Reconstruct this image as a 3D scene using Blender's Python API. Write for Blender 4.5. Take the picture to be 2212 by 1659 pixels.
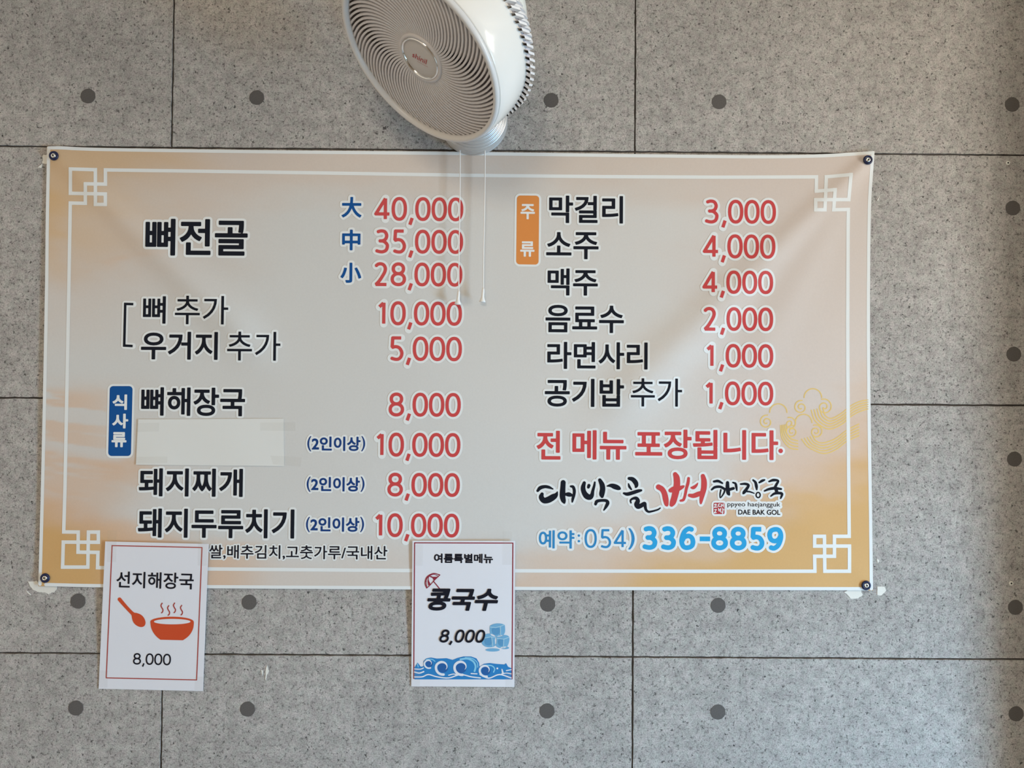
import bpy, bmesh, math, random
import numpy as np
from mathutils import Matrix, Vector

random.seed(7)
for o in list(bpy.data.objects):
    bpy.data.objects.remove(o, do_unlink=True)
SC = bpy.context.scene
COL = SC.collection

# ------------------------------------------------------------------ camera
FPX, IW, IH = 1700.0, 2212.0, 1659.0
CAM_D, CAM_Z = 1.62, 1.561
YAW, PITCH, ROLL = 0.00383464, 0.02211088, 0.00770871
cy, sy, cp, sp = math.cos(YAW), math.sin(YAW), math.cos(PITCH), math.sin(PITCH)
_f = Vector((sy * cp, cy * cp, sp)); _r = Vector((cy, -sy, 0.0)); _u = _r.cross(_f)
CR = math.cos(ROLL) * _r + math.sin(ROLL) * _u
CU = -math.sin(ROLL) * _r + math.cos(ROLL) * _u
CF = _f
CPOS = Vector((0.0, -CAM_D, CAM_Z))
cam = bpy.data.cameras.new('camera')
cam.sensor_width = 36.0
cam.lens = 36.0 * FPX / IW
cam.clip_start = 0.02
camo = bpy.data.objects.new('camera', cam)
COL.objects.link(camo)
camo.matrix_world = Matrix(((CR.x, CU.x, -CF.x, CPOS.x), (CR.y, CU.y, -CF.y, CPOS.y),
                            (CR.z, CU.z, -CF.z, CPOS.z), (0, 0, 0, 1)))
SC.camera = camo

# ------------------------------------------------------------------ world, daylight, exposure
w = bpy.data.worlds.new('room_light'); SC.world = w; w.use_nodes = True
bg = w.node_tree.nodes['Background']
bg.inputs[0].default_value = (1.0, 0.875, 0.71, 1); bg.inputs[1].default_value = 0.76
def window_light(name, loc, target, sx, sy, power, col, spread=180):
    l = bpy.data.lights.new(name, 'AREA'); l.shape = 'RECTANGLE'; l.size, l.size_y, l.energy, l.color = sx, sy, power, col; l.spread = math.radians(spread)
    o = bpy.data.objects.new(name, l); COL.objects.link(o); o.location = loc
    o.rotation_euler = (Vector(target) - Vector(loc)).to_track_quat('-Z', 'Y').to_euler()
    q = (Vector(target) - Vector(loc)).to_track_quat('-Z', 'Y').to_matrix().to_4x4(); q.translation = Vector(loc)
    return q, sx, sy
SIDE_X = 2.62
PANES = [window_light('door_daylight', (SIDE_X + 0.01, -1.33, 0.52), (0.0, -1.33, -0.38), 0.55, 0.86, 96.0, (0.28, 0.64, 1.0), 135),
         window_light('window_daylight', (SIDE_X + 0.01, -1.42, 1.85), (0.0, -1.42, 1.85), 0.74, 0.94, 46.0, (1.0, 0.93, 0.82))]
rl = bpy.data.lights.new('added_warm_fill', 'POINT'); rl.energy, rl.color, rl.shadow_soft_size = 45.0, (1.0, 0.84, 0.64), 0.3
ro = bpy.data.objects.new('added_warm_fill', rl); COL.objects.link(ro); ro.location = (-0.35, -2.6, 2.35)  # added unseen fill without a fixture, warms and lifts the upper wall
vs = SC.view_settings
vs.view_transform = 'Standard'; vs.look = 'None'; vs.exposure = 0.0; vs.gamma = 1.0
vs.use_curve_mapping = False
SC.cycles.use_denoising = True

# ------------------------------------------------------------------ helpers
def W(px, py, off=0.0):
    """pixel of the photograph -> (X, Z) on the plane 'off' metres in front of the wall"""
    d = CF + CR * ((px - IW / 2) / FPX) + CU * ((IH / 2 - py) / FPX)
    t = (CAM_D - off) / d.y
    return d.x * t, CAM_Z + d.z * t
MPP = CAM_D / FPX      # metres per pixel on the wall

def srgb(r, g, b):
    f = lambda c: ((c / 255.0) / 12.92) if c <= 10 else (((c / 255.0) + 0.055) / 1.055) ** 2.4
    return (f(r), f(g), f(b), 1.0)

def mat(name, col, rough=0.6, metal=0.0, spec=0.4, coat=0.0, bump=0.0, bscale=400.0, var=0.0):
    m = bpy.data.materials.new(name); m.use_nodes = True
    nt = m.node_tree; p = nt.nodes['Principled BSDF']
    p.inputs['Base Color'].default_value = col
    p.inputs['Roughness'].default_value = rough
    p.inputs['Metallic'].default_value = metal
    p.inputs['Specular IOR Level'].default_value = spec
    p.inputs['Coat Weight'].default_value = coat
    if bump or var:
        tc = nt.nodes.new('ShaderNodeTexCoord')
        nz = nt.nodes.new('ShaderNodeTexNoise'); nz.inputs['Scale'].default_value = bscale
        nz.inputs['Detail'].default_value = 4
        nt.links.new(tc.outputs['Object'], nz.inputs['Vector'])
        if bump:
            b = nt.nodes.new('ShaderNodeBump'); b.inputs['Strength'].default_value = bump
            b.inputs['Distance'].default_value = 0.001
            nt.links.new(nz.outputs[0], b.inputs['Height'])
            nt.links.new(b.outputs[0], p.inputs['Normal'])
        if var:
            mr = nt.nodes.new('ShaderNodeMapRange'); mr.inputs[3].default_value = 1 - var; mr.inputs[4].default_value = 1 + var
            mx = nt.nodes.new('ShaderNodeMix'); mx.data_type = 'RGBA'; mx.blend_type = 'MULTIPLY'
            mx.inputs[0].default_value = 1.0; mx.inputs[6].default_value = col
            nt.links.new(nz.outputs[0], mr.inputs[0]); nt.links.new(mr.outputs[0], mx.inputs[7])
            nt.links.new(mx.outputs[2], p.inputs['Base Color'])
    return m

def link(name, me, m=None, parent=None):
    o = bpy.data.objects.new(name, me)
    COL.objects.link(o)
    if m and me is not None and hasattr(me, 'materials') and len(me.materials) == 0:
        me.materials.append(m)
    if parent is not None:
        o.parent = parent
    return o

def tag(o, label, cat, group=None):
    o['label'] = label; o['category'] = cat
    if group: o['group'] = group
    return o

def structure(o):
    o['kind'] = 'structure'; return o

def mesh(name, verts, faces, smooth=False):
    me = bpy.data.meshes.new(name)
    me.from_pydata([tuple(v) for v in verts], [], faces)
    if smooth:
        me.polygons.foreach_set('use_smooth', [True] * len(me.polygons))
    me.update()
    return me

def box(name, a, b):
    (x0, y0, z0), (x1, y1, z1) = a, b
    v = [(x, y, z) for x in (x0, x1) for y in (y0, y1) for z in (z0, z1)]
    f = [(0, 1, 3, 2), (4, 6, 7, 5), (0, 4, 5, 1), (2, 3, 7, 6), (0, 2, 6, 4), (1, 5, 7, 3)]
    return mesh(name, v, f)

def lathe(name, prof, n=64, close=False):
    """profile (r, z) turned about local Z"""
    v, f = [], []
    for r, z in prof:
        for k in range(n):
            a = 2 * math.pi * k / n
            v.append((r * math.cos(a), r * math.sin(a), z))
    m = len(prof)
    for i in range(m - 1 if not close else m):
        j = (i + 1) % m
        for k in range(n):
            k2 = (k + 1) % n
            f.append((i * n + k, i * n + k2, j * n + k2, j * n + k))
    me = mesh(name, v, f, True)
    bm = bmesh.new(); bm.from_mesh(me)
    bmesh.ops.remove_doubles(bm, verts=bm.verts, dist=1e-6)
    bmesh.ops.recalc_face_normals(bm, faces=bm.faces)
    bm.to_mesh(me); bm.free()
    return me

def smooth_curve(pts, n=6, closed=False):
    """Catmull-Rom through points of any dimension"""
    P = [np.array(p, float) for p in pts]
    if len(P) < 3 and not closed: return P
    out = []
    N = len(P)
    for i in range(N if closed else N - 1):
        p1, p2 = P[i], P[(i + 1) % N]
        p0 = P[i - 1] if (i > 0 or closed) else 2 * p1 - p2
        p3 = P[(i + 2) % N] if (i + 2 < N or closed) else 2 * p2 - p1
        for k in range(n):
            t = k / n
            out.append(0.5 * ((2 * p1) + (-p0 + p2) * t + (2 * p0 - 5 * p1 + 4 * p2 - p3) * t * t
                              + (-p0 + 3 * p1 - 3 * p2 + p3) * t ** 3))
    if not closed: out.append(P[-1])
    return out

# ------------------------------------------------------------------ materials
def concrete_material():
    m = bpy.data.materials.new('fair_faced_concrete'); m.use_nodes = True
    nt = m.node_tree; N = nt.nodes; L = nt.links; p = N['Principled BSDF']
    p.inputs['Roughness'].default_value = 0.75
    p.inputs['Specular IOR Level'].default_value = 0.25
    tc = N.new('ShaderNodeTexCoord')
    def noise(scale, detail, rough=0.55, dist=0.0, loc=(0, 0, 0), sc=(1, 1, 1)):
        mp = N.new('ShaderNodeMapping'); mp.inputs['Location'].default_value = loc; mp.inputs['Scale'].default_value = sc
        L.new(tc.outputs['Object'], mp.inputs['Vector'])
        n = N.new('ShaderNodeTexNoise'); n.inputs['Scale'].default_value = scale
        n.inputs['Detail'].default_value = detail; n.inputs['Roughness'].default_value = rough
        n.inputs['Distortion'].default_value = dist
        L.new(mp.outputs[0], n.inputs['Vector']); return n.outputs[0]
    def rng(s, a, b, c, d):
        r = N.new('ShaderNodeMapRange'); r.interpolation_type = 'SMOOTHSTEP'
        for i, v in zip((1, 2, 3, 4), (a, b, c, d)): r.inputs[i].default_value = v
        L.new(s, r.inputs[0]); return r.outputs[0]
    def mul(a, b):
        q = N.new('ShaderNodeMath'); q.operation = 'MULTIPLY'; L.new(a, q.inputs[0]); L.new(b, q.inputs[1]); return q.outputs[0]
    big = rng(noise(4.0, 4), 0.3, 0.7, 0.93, 1.07)
    mid = rng(noise(42, 5, 0.6), 0.3, 0.72, 0.80, 1.14)
    blot = rng(noise(150, 4, 0.65, 0.2), 0.50, 0.68, 1.06, 0.52)
    fine = rng(noise(380, 2, 0.6), 0.3, 0.7, 0.78, 1.22)
    pit = rng(noise(165, 2, 0.5, 0.15, (3.1, 7.7, 1.3)), 0.66, 0.73, 1.0, 0.30)
    vo = N.new('ShaderNodeTexVoronoi'); vo.inputs['Scale'].default_value = 48; vo.inputs['Randomness'].default_value = 1.0
    wmix = N.new('ShaderNodeMixRGB'); wmix.blend_type = 'ADD'; wmix.inputs[0].default_value = 0.012
    nzv = N.new('ShaderNodeTexNoise'); nzv.inputs['Scale'].default_value = 160
    L.new(tc.outputs['Object'], nzv.inputs['Vector'])
    L.new(tc.outputs['Object'], wmix.inputs[1]); L.new(nzv.outputs['Color'], wmix.inputs[2])
    L.new(wmix.outputs[0], vo.inputs['Vector'])
    near = rng(vo.outputs['Distance'], 0.065, 0.125, 1.0, 0.0)
    sep = N.new('ShaderNodeSeparateColor'); L.new(vo.outputs['Color'], sep.inputs[0])
    sel = rng(sep.outputs[0], 0.42, 0.50, 0.0, 1.0)
    spot = rng(mul(near, sel), 0.0, 1.0, 1.0, 0.22)
    v = mul(mul(mul(big, mid), mul(blot, fine)), mul(pit, spot))
    mx = N.new('ShaderNodeMix'); mx.data_type = 'RGBA'; mx.blend_type = 'MULTIPLY'; mx.inputs[0].default_value = 1
    tint = N.new('ShaderNodeMix'); tint.data_type = 'RGBA'
    tint.inputs[6].default_value = (0.405, 0.395, 0.372, 1); tint.inputs[7].default_value = (0.415, 0.385, 0.372, 1)
    L.new(rng(noise(70, 3, loc=(5, 2, 9)), 0.4, 0.6, 0, 1), tint.inputs[0])
    L.new(tint.outputs[2], mx.inputs[6]); L.new(v, mx.inputs[7]); L.new(mx.outputs[2], p.inputs['Base Color'])
    b = N.new('ShaderNodeBump'); b.inputs['Strength'].default_value = 0.25; b.inputs['Distance'].default_value = 0.0012
    L.new(v, b.inputs['Height']); L.new(b.outputs[0], p.inputs['Normal'])
    return m

M = {}
M['concrete'] = concrete_material()
M['joint'] = mat('dark_joint_mortar', (0.085, 0.076, 0.070, 1), 0.9, bump=0.3, bscale=300, var=0.4)  # dark mortar tone of the backing in the panel gaps
M['tie'] = mat('tie_hole_grey', (0.112, 0.102, 0.097, 1), 0.85, bump=0.2, bscale=500, var=0.25)
M['tear'] = mat('torn_white_paper', (0.78, 0.77, 0.72, 1), 0.9, bump=0.3, bscale=300)
M['floor'] = mat('brown_floor', (0.30, 0.24, 0.18, 1), 0.5, bump=0.1, bscale=30, var=0.1)
M['ceil'] = mat('white_ceiling', (0.62, 0.58, 0.52, 1), 0.9, bump=0.1, bscale=80)
M['plaster'] = mat('brown_plaster', (0.30, 0.26, 0.22, 1), 0.9, bump=0.2, bscale=200, var=0.1)
M['alu'] = mat('dark_door_frame', (0.10, 0.10, 0.11, 1), 0.4, 0.6)
M['white_ink'] = mat('print_white', (0.80, 0.83, 0.84, 1), 0.55, spec=0.3)
M['black_ink'] = mat('print_black', (0.010, 0.012, 0.020, 1), 0.75, spec=0.12)
M['red_ink'] = mat('print_red', (0.60, 0.062, 0.066, 1), 0.5, spec=0.3)
M['blue_ink'] = mat('print_blue', (0.006, 0.085, 0.31, 1), 0.7, spec=0.15)
M['navy_ink'] = mat('print_navy', (0.010, 0.050, 0.21, 1), 0.7, spec=0.15)
M['sky_ink'] = mat('print_sky_blue', (0.022, 0.36, 0.72, 1), 0.5, spec=0.3)
M['sky2_ink'] = mat('print_mid_blue', (0.03, 0.25, 0.55, 1), 0.5, spec=0.3)
M['orange_ink'] = mat('print_orange', (0.72, 0.26, 0.06, 1), 0.5, spec=0.3)
M['gold_ink'] = mat('print_gold', (0.80, 0.57, 0.19, 1), 0.5, spec=0.3)
M['stamp_ink'] = mat('print_stamp_red', (0.45, 0.035, 0.045, 1), 0.5)
M['paper'] = mat('office_paper', (0.77, 0.78, 0.84, 1), 0.75, spec=0.3, bump=0.05, bscale=500)
M['cream_paper'] = mat('cream_card', (0.74, 0.75, 0.735, 1), 0.6, spec=0.3, bump=0.08, bscale=90)
M['rust_ink'] = mat('print_rust', (0.62, 0.072, 0.018, 1), 0.6)
M['border_ink'] = mat('print_border_red', (0.40, 0.045, 0.04, 1), 0.6)
M['wine_ink'] = mat('print_wine', (0.27, 0.015, 0.04, 1), 0.6)
M['dark_ink'] = mat('print_charcoal', (0.012, 0.012, 0.020, 1), 0.8, spec=0.12)
M['ice_ink'] = mat('print_ice_blue', (0.17, 0.42, 0.66, 1), 0.6)
M['ice_dark'] = mat('print_ice_shade', (0.10, 0.31, 0.55, 1), 0.6)
M['ice_light'] = mat('print_ice_light', (0.42, 0.66, 0.80, 1), 0.6)
M['sea_ink'] = mat('print_sea_blue', (0.02, 0.22, 0.55, 1), 0.6)
M['sea_dark'] = mat('print_sea_dark', (0.015, 0.11, 0.36, 1), 0.6)
M['sea_light'] = mat('print_sea_light', (0.24, 0.58, 0.80, 1), 0.6)
M['fan_white'] = mat('glossy_white_plastic', (0.88, 0.85, 0.80, 1), 0.16, spec=0.5, coat=0.3)
M['fan_grey'] = mat('light_grey_plastic', (0.78, 0.76, 0.77, 1), 0.4)
def let_through(m, f):
    """thin plastic that lets some light through"""
    nt = m.node_tree; p = nt.nodes['Principled BSDF']; out = nt.nodes['Material Output']
    t = nt.nodes.new('ShaderNodeBsdfTranslucent'); t.inputs[0].default_value = (0.95, 0.92, 0.90, 1)
    mx = nt.nodes.new('ShaderNodeMixShader'); mx.inputs[0].default_value = f
    nt.links.new(p.outputs[0], mx.inputs[1]); nt.links.new(t.outputs[0], mx.inputs[2]); nt.links.new(mx.outputs[0], out.inputs[0])
let_through(M['fan_white'], 0.05); let_through(M['fan_grey'], 0.25)
M['fan_rear'] = mat('pale_rear_plastic', (0.80, 0.77, 0.75, 1), 0.35)
M['fan_ring'] = mat('pale_grey_ring', (0.68, 0.67, 0.66, 1), 0.3)
M['fan_badge'] = mat('badge_grey', (0.55, 0.53, 0.52, 1), 0.45)
M['chrome'] = mat('chrome', (0.85, 0.84, 0.82, 1), 0.06, 1.0)
M['blade'] = mat('smoky_blade', (0.62, 0.57, 0.63, 1), 0.3)
M['motor'] = mat('motor_grey', (0.30, 0.28, 0.33, 1), 0.5)
M['silver'] = mat('silver_paint', (0.60, 0.60, 0.60, 1), 0.36, 0.45)
M['ivory'] = mat('ivory_plastic', (0.78, 0.78, 0.72, 1), 0.3)
M['cord'] = mat('white_cord', (0.85, 0.84, 0.82, 1), 0.6)
M['navy_plastic'] = mat('navy_plastic', (0.008, 0.014, 0.06, 1), 0.35)
M['steel'] = mat('screw_steel', (0.85, 0.85, 0.83, 1), 0.22, 1.0)
M['black'] = mat('black_recess', (0.01, 0.01, 0.01, 1), 0.8)

def tape_material():
    m = bpy.data.materials.new('clear_tape'); m.use_nodes = True
    nt = m.node_tree; p = nt.nodes['Principled BSDF']; out = nt.nodes['Material Output']
    p.inputs['Base Color'].default_value = (0.60, 0.55, 0.46, 1); p.inputs['Roughness'].default_value = 0.25
    t = nt.nodes.new('ShaderNodeBsdfTransparent'); mx = nt.nodes.new('ShaderNodeMixShader')
    mx.inputs[0].default_value = 0.065
    nt.links.new(t.outputs[0], mx.inputs[1]); nt.links.new(p.outputs[0], mx.inputs[2])
    nt.links.new(mx.outputs[0], out.inputs[0])
    return m
M['tape'] = tape_material()

# ------------------------------------------------------------------ the wall and the room
XJ = [-2.621, -1.6615, -0.7020, 0.2575, 1.2170]
ZJ = [0.0, 0.5205, 1.0405, 1.5605, 2.0805, 2.6005]
wall = structure(link('wall_back', box('wall_back', (-2.7, 0.005, -0.02), (1.5, 0.06, 2.62)), M['joint']))
GAP = 0.0019
hole_r = 0.0152
hx, hz = 0.1745, (0.106, 0.1105)
tie_me = None
def jit_edge(a, b, n, ax):
    out = []
    for i in range(n):
        t = i / n
        p = [a[0] + (b[0] - a[0]) * t, a[1] + (b[1] - a[1]) * t]
        if i: p[ax] += random.uniform(-0.0006, 0.0006)
        out.append(tuple(p))
    return out
for i in range(4):
    for j in range(5):
        x0, x1, z0, z1 = XJ[i] + GAP, XJ[i + 1] - GAP, ZJ[j] + GAP, ZJ[j + 1] - GAP
        ring = (jit_edge((x0, z0), (x1, z0), 70, 1) + jit_edge((x1, z0), (x1, z1), 40, 0)
                + jit_edge((x1, z1), (x0, z1), 70, 1) + jit_edge((x0, z1), (x0, z0), 40, 0))
        n = len(ring)
        v = [(x, 0.0, z) for x, z in ring] + [(x, 0.006, z) for x, z in ring]
        f = [tuple(range(n))] + [(k, k + n, (k + 1) % n + n, (k + 1) % n) for k in range(n)]
        pn = link('concrete_panel', mesh('concrete_panel', v, f), M['concrete'], wall)
        if tie_me is None:
            tv = []
            for k in range(28):
                a = 2 * math.pi * k / 28; r = hole_r * (1 + random.uniform(-0.025, 0.025))
                tv.append((r * math.cos(a), -0.0004, r * math.sin(a)))
            tv += [(x * 1.04, 0.0004, z * 1.04) for x, _, z in tv]
            tie_me = mesh('tie_hole', tv, [tuple(range(28))] + [(k, k + 28, (k + 1) % 28 + 28, (k + 1) % 28) for k in range(28)])
            tie_me.materials.append(M['tie'])
        for cx in (XJ[i] + hx, XJ[i + 1] - hx):
            for cz in (ZJ[j] + hz[0], ZJ[j + 1] - hz[1]):
                t = link('tie_hole', tie_me, None, pn); t.location = (cx, 0, cz)

structure(link('floor', box('floor', (-2.7, -5.0, -0.05), (2.72, 0.06, 0.0)), M['floor']))
structure(link('ceiling', box('ceiling', (-2.7, -5.0, 2.601), (2.72, 0.06, 2.65)), M['ceil']))
structure(link('wall_corner', box('wall_corner', (1.2185, -0.20, 0.0), (1.50, 0.0048, 2.6)), M['plaster']))
sv, sf = [], []
for (y0, y1, z0, z1) in ((-5, -0.19, 0, .08), (-5, -1.61, .08, .96), (-1.05, -0.19, .08, .96), (-5, -0.19, .96, 1.37), (-5, -1.80, 1.37, 2.33), (-1.04, -0.19, 1.37, 2.33), (-5, -0.19, 2.33, 2.6)):
    b = len(sv); sv += [(x, y, z) for x in (SIDE_X, SIDE_X + .1) for y in (y0, y1) for z in (z0, z1)]
    sf += [tuple(b + k for k in q) for q in ((0, 1, 3, 2), (4, 6, 7, 5), (0, 4, 5, 1), (2, 3, 7, 6), (0, 2, 6, 4), (1, 5, 7, 3))]
structure(link('wall_right', mesh('wall_right', sv, sf), M['plaster']))
structure(link('wall_front', box('wall_front', (-1.2, -5.0, 0.0), (2.72, -4.9, 2.6)), M['plaster']))
structure(link('wall_return', box('wall_return', (1.50, -0.20, 0.0), (SIDE_X + .1, -0.10, 2.6)), M['plaster']))
# frames of the door pane and the window that the daylight comes through
for nm, (q, sx_, sy_w) in zip(('door_1', 'window_1'), PANES):
    fv, ff = [], []; hx2, hy2, t_ = sx_ / 2 - 0.015, sy_w / 2 - 0.015, 0.03
    for (x0, x1, y0, y1) in ((-hx2 - t_, -hx2, -hy2 - t_, hy2 + t_), (hx2, hx2 + t_, -hy2 - t_, hy2 + t_), (-hx2, hx2, hy2, hy2 + t_), (-hx2, hx2, -hy2 - t_, -hy2)):
        b = len(fv)
        fv += [q @ Vector((x, y, z)) for x in (x0, x1) for y in (y0, y1) for z in (-0.02, 0.03)]
        ff += [tuple(b + k for k in f_) for f_ in ((0, 1, 3, 2), (4, 6, 7, 5), (0, 4, 5, 1), (2, 3, 7, 6), (0, 2, 6, 4), (1, 5, 7, 3))]
    structure(link(nm, mesh(nm, fv, ff), M['alu']))

# torn patches of the wall covering
TEARS = [
    [(60, 1255.8), (74.5, 1256), (78.8, 1254), (82.7, 1259), (100, 1258), (122.7, 1266.5), (123, 1272.7), (117.9, 1279), (112, 1279.5), (105.3, 1284), (97.6, 1279.5), (84, 1279), (72.5, 1274.6), (66.7, 1268)],
    [(57, 1276), (60, 1277.5), (67, 1284), (66, 1286), (61, 1282)],
    [(112, 334.4), (93.5, 334.8), (92, 338.9), (93, 343), (91.6, 353.3), (101, 354), (112, 352)],
    [(91.2, 354), (81.7, 362.4), (89.8, 362.4)],
    [(1823, 1279), (1835, 1273), (1859, 1274), (1863.6, 1285), (1853, 1292.6), (1838, 1293), (1830.5, 1285)],
    [(1895, 1267), (1910, 1267), (1914, 1276), (1908, 1282), (1902.8, 1286.6), (1895, 1285)],
    [(1893.8, 1207.4), (1899.5, 1211), (1895.5, 1217)],
    [(1894, 433), (1899, 424), (1900, 425), (1896.5, 434)],
    [(577, 1437), (581, 1449), (579.5, 1454), (576, 1460), (574.5, 1470), (573, 1465), (574, 1458), (573.5, 1450), (575, 1442)],
    [(564, 1447), (568, 1448), (567.5, 1454), (566.5, 1459), (565, 1453)],
]
for poly in TEARS:
    pp = []
    for k in range(len(poly)):
        (xa, ya), (xb, yb) = poly[k], poly[(k + 1) % len(poly)]
        pp.append((xa, ya))
        k2 = int(math.hypot(xb - xa, yb - ya) / 2.6)
        for t in range(1, k2):
            pp.append((xa + (xb - xa) * t / k2 + random.uniform(-.6, .6), ya + (yb - ya) * t / k2 + random.uniform(-.6, .6)))
    n = len(pp)
    q = [W(x, y) for x, y in pp]
    v = [(x, -0.0007, z) for x, z in q] + [(x, 0.0003, z) for x, z in q]
    link('paper_tear', mesh('paper_tear', v, [tuple(range(n))] + [(k, k + n, (k + 1) % n + n, (k + 1) % n) for k in range(n)]), M['tear'], wall)

# ------------------------------------------------------------------ banner surface
def seg_fold(X, Z, a, b, amp0, amp1, s0, s1):
    ax, az = W(*a); bx_, bz = W(*b)
    dx, dz = bx_ - ax, bz - az; Ln = math.hypot(dx, dz); dx /= Ln; dz /= Ln
    t = ((X - ax) * dx + (Z - az) * dz) / Ln
    d = -(X - ax) * dz + (Z - az) * dx
    tt = np.clip(t, 0, 1)
    s = (s0 + (s1 - s0) * tt) * MPP
    env = np.exp(-np.clip(-t, 0, None) ** 2 / 0.006) * np.exp(-np.clip(t - 1, 0, None) ** 2 / 0.03)
    return (amp0 + (amp1 - amp0) * tt) * np.exp(-0.5 * (d / s) ** 2) * env

def banner_h(X, Z):
    X = np.asarray(X, float); Z = np.asarray(Z, float)
    h = 0.0042 + 0 * X
    h = h + seg_fold(X, Z, (1862, 355), (1395, 815), 0.0055, 0.0145, 12, 40)
    h = h + seg_fold(X, Z, (1866, 362), (1660, 720), 0.0020, 0.0040, 12, 34)
    h = h + seg_fold(X, Z, (130, 345), (500, 700), 0.0045, 0.0115, 12, 32)
    h = h + seg_fold(X, Z, (110, 1235), (330, 1040), 0.0010, 0.0026, 14, 34)
    h = h + seg_fold(X, Z, (1866, 1250), (1650, 1030), 0.0008, 0.0012, 14, 34)
    h = h + 0.0007 * np.sin(X * 7.3 + Z * 2.1) + 0.0006 * np.sin(X * 3.1 - Z * 8.7 + 1.0) + 0.00025 * np.sin(X * 23 + Z * 11)
    return h

def raised(X, Z, h):
    """(X, Z) measured on the wall plane -> the point of the same sight line h metres in front of it"""
    k = (CAM_D - h) / CAM_D
    return np.stack([X * k, -h, CAM_Z + (Z - CAM_Z) * k], -1)

def normals_of(hf, X, Z):
    e = 1e-4
    hx_ = (hf(X + e, Z) - hf(X - e, Z)) / (2 * e); hz_ = (hf(X, Z + e) - hf(X, Z - e)) / (2 * e)
    n = np.stack([-hx_, -np.ones_like(hx_), -hz_], -1)
    return n / np.linalg.norm(n, axis=1)[:, None]

def edge_curve(pts, n):
    c = np.array(smooth_curve([W(*p) for p in pts], 24))
    L = np.concatenate([[0], np.cumsum(np.linalg.norm(np.diff(c, axis=0), axis=1))]); L /= L[-1]
    t = np.linspace(0, 1, n)
    return np.stack([np.interp(t, L, c[:, 0]), np.interp(t, L, c[:, 1])], -1)
NU, NV = 440, 232
top = edge_curve([(101.5, 316), (113, 317.5), (128, 315.6), (230, 319.5), (600, 324.5), (1000, 328), (1400, 333), (1640, 335), (1760, 333.6), (1830, 330), (1889.5, 326)], NU)
bot = edge_curve([(82.5, 1266), (220, 1269), (453, 1271), (880, 1273.5), (1200, 1275), (1600, 1275), (1886, 1275.5)], NU)
lef = edge_curve([(101.5, 316), (100.5, 370), (98.5, 480), (97, 620), (92.5, 860), (87.5, 1080), (82.5, 1266)], NV)
rig = edge_curve([(1889.5, 326), (1886, 375), (1882, 440), (1880, 560), (1879.5, 720), (1881, 900), (1884, 1100), (1886, 1275.5)], NV)
uu = np.linspace(0, 1, NU)[None, :, None]; vv = np.linspace(0, 1, NV)[:, None, None]
G = ((1 - vv) * top[None] + vv * bot[None] + (1 - uu) * lef[:, None] + uu * rig[:, None]
     - ((1 - uu) * (1 - vv) * top[0] + uu * (1 - vv) * top[-1] + (1 - uu) * vv * bot[0] + uu * vv * bot[-1]))
BX, BZ = G[..., 0].ravel(), G[..., 1].ravel()
BH = banner_h(BX, BZ)
idx = np.arange(NU * NV).reshape(NV, NU)
quads = np.stack([idx[:-1, :-1], idx[1:, :-1], idx[1:, 1:], idx[:-1, 1:]], -1).reshape(-1, 4)
bme = bpy.data.meshes.new('menu_banner')
bverts = raised(BX, BZ, BH)
rim0 = np.concatenate([idx[0], idx[1:, -1], idx[-1, -2::-1], idx[-2:0:-1, 0]])
rim = np.arange(len(rim0)) + len(bverts); back = rim + len(rim0)
bv2 = np.concatenate([bverts[rim0], bverts[rim0] + (0, 0.0006, 0)])
nr = len(rim)
side = [(int(rim[k]), int(rim[(k + 1) % nr]), int(back[(k + 1) % nr]), int(back[k])) for k in range(nr)]
bme.from_pydata(np.concatenate([bverts, bv2]).tolist(), [], quads.tolist() + side)
bme.polygons.foreach_set('use_smooth', [True] * len(quads) + [False] * nr)
bme.update()

# printed ground of the banner: pale grey with amber and rose clouds
def vnoise(x, y, seed):
    rs = np.random.RandomState(seed); g = rs.rand(64, 64)
    xi, yi = np.floor(x).astype(int), np.floor(y).astype(int)
    fx, fy = x - xi, y - yi
    fx = fx * fx * (3 - 2 * fx); fy = fy * fy * (3 - 2 * fy)
    g_ = lambda a, b: g[a % 64, b % 64]
    return (g_(xi, yi) * (1 - fx) + g_(xi + 1, yi) * fx) * (1 - fy) + (g_(xi, yi + 1) * (1 - fx) + g_(xi + 1, yi + 1) * fx) * fy
def fbm(x, y, seed, o=4):
    s, a = 0, 0.5
    for k in range(o):
        s = s + a * vnoise(x * 2 ** k, y * 2 ** k, seed + k); a *= 0.5
    return s / (1 - 0.5 ** o)
def sstep(a, b, x):
    t = np.clip((x - a) / (b - a), 0, 1); return t * t * (3 - 2 * t)
px = (BX / MPP) + 1106 - 6; py = 829.5 - (BZ - CAM_Z) / MPP + 38
# streaky noise drawn out along a shallow diagonal
sx, sy_ = px / 260.0 + 3, (py - 0.18 * px) / 70.0 + 9
n1 = fbm(sx, sy_, 11); n2 = fbm(px / 140 + 7, py / 60 + 2, 23); n3 = fbm(px / 420, py / 300, 41)
qx = px + (n1 - .5) * 220; qy = py + (n2 - .5) * 120
base = np.array([0.645, 0.645, 0.635]); rose = np.array([0.655, 0.555, 0.485]); amber = np.array([0.66, 0.43, 0.205])
gold = np.array([0.64, 0.385, 0.145]); peach = np.array([0.69, 0.44, 0.27]); pale = np.array([0.70, 0.665, 0.635])
c = np.tile(base, (len(px), 1))
def blend(c, col, m):
    return c * (1 - m[:, None]) + col * m[:, None]
c = blend(c, pale, 0.6 * sstep(900, 1500, qx))
c = blend(c, rose, 0.85 * sstep(500, 330, qy))
c = blend(c, np.array([0.665, 0.575, 0.525]), 0.85 * sstep(1380, 1720, qx))
c = blend(c, rose, 0.55 * sstep(1150, 1260, qy))
tl = np.sqrt((qx / 1.15 - 90) ** 2 + ((qy - 330) * 1.0) ** 2)
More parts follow.
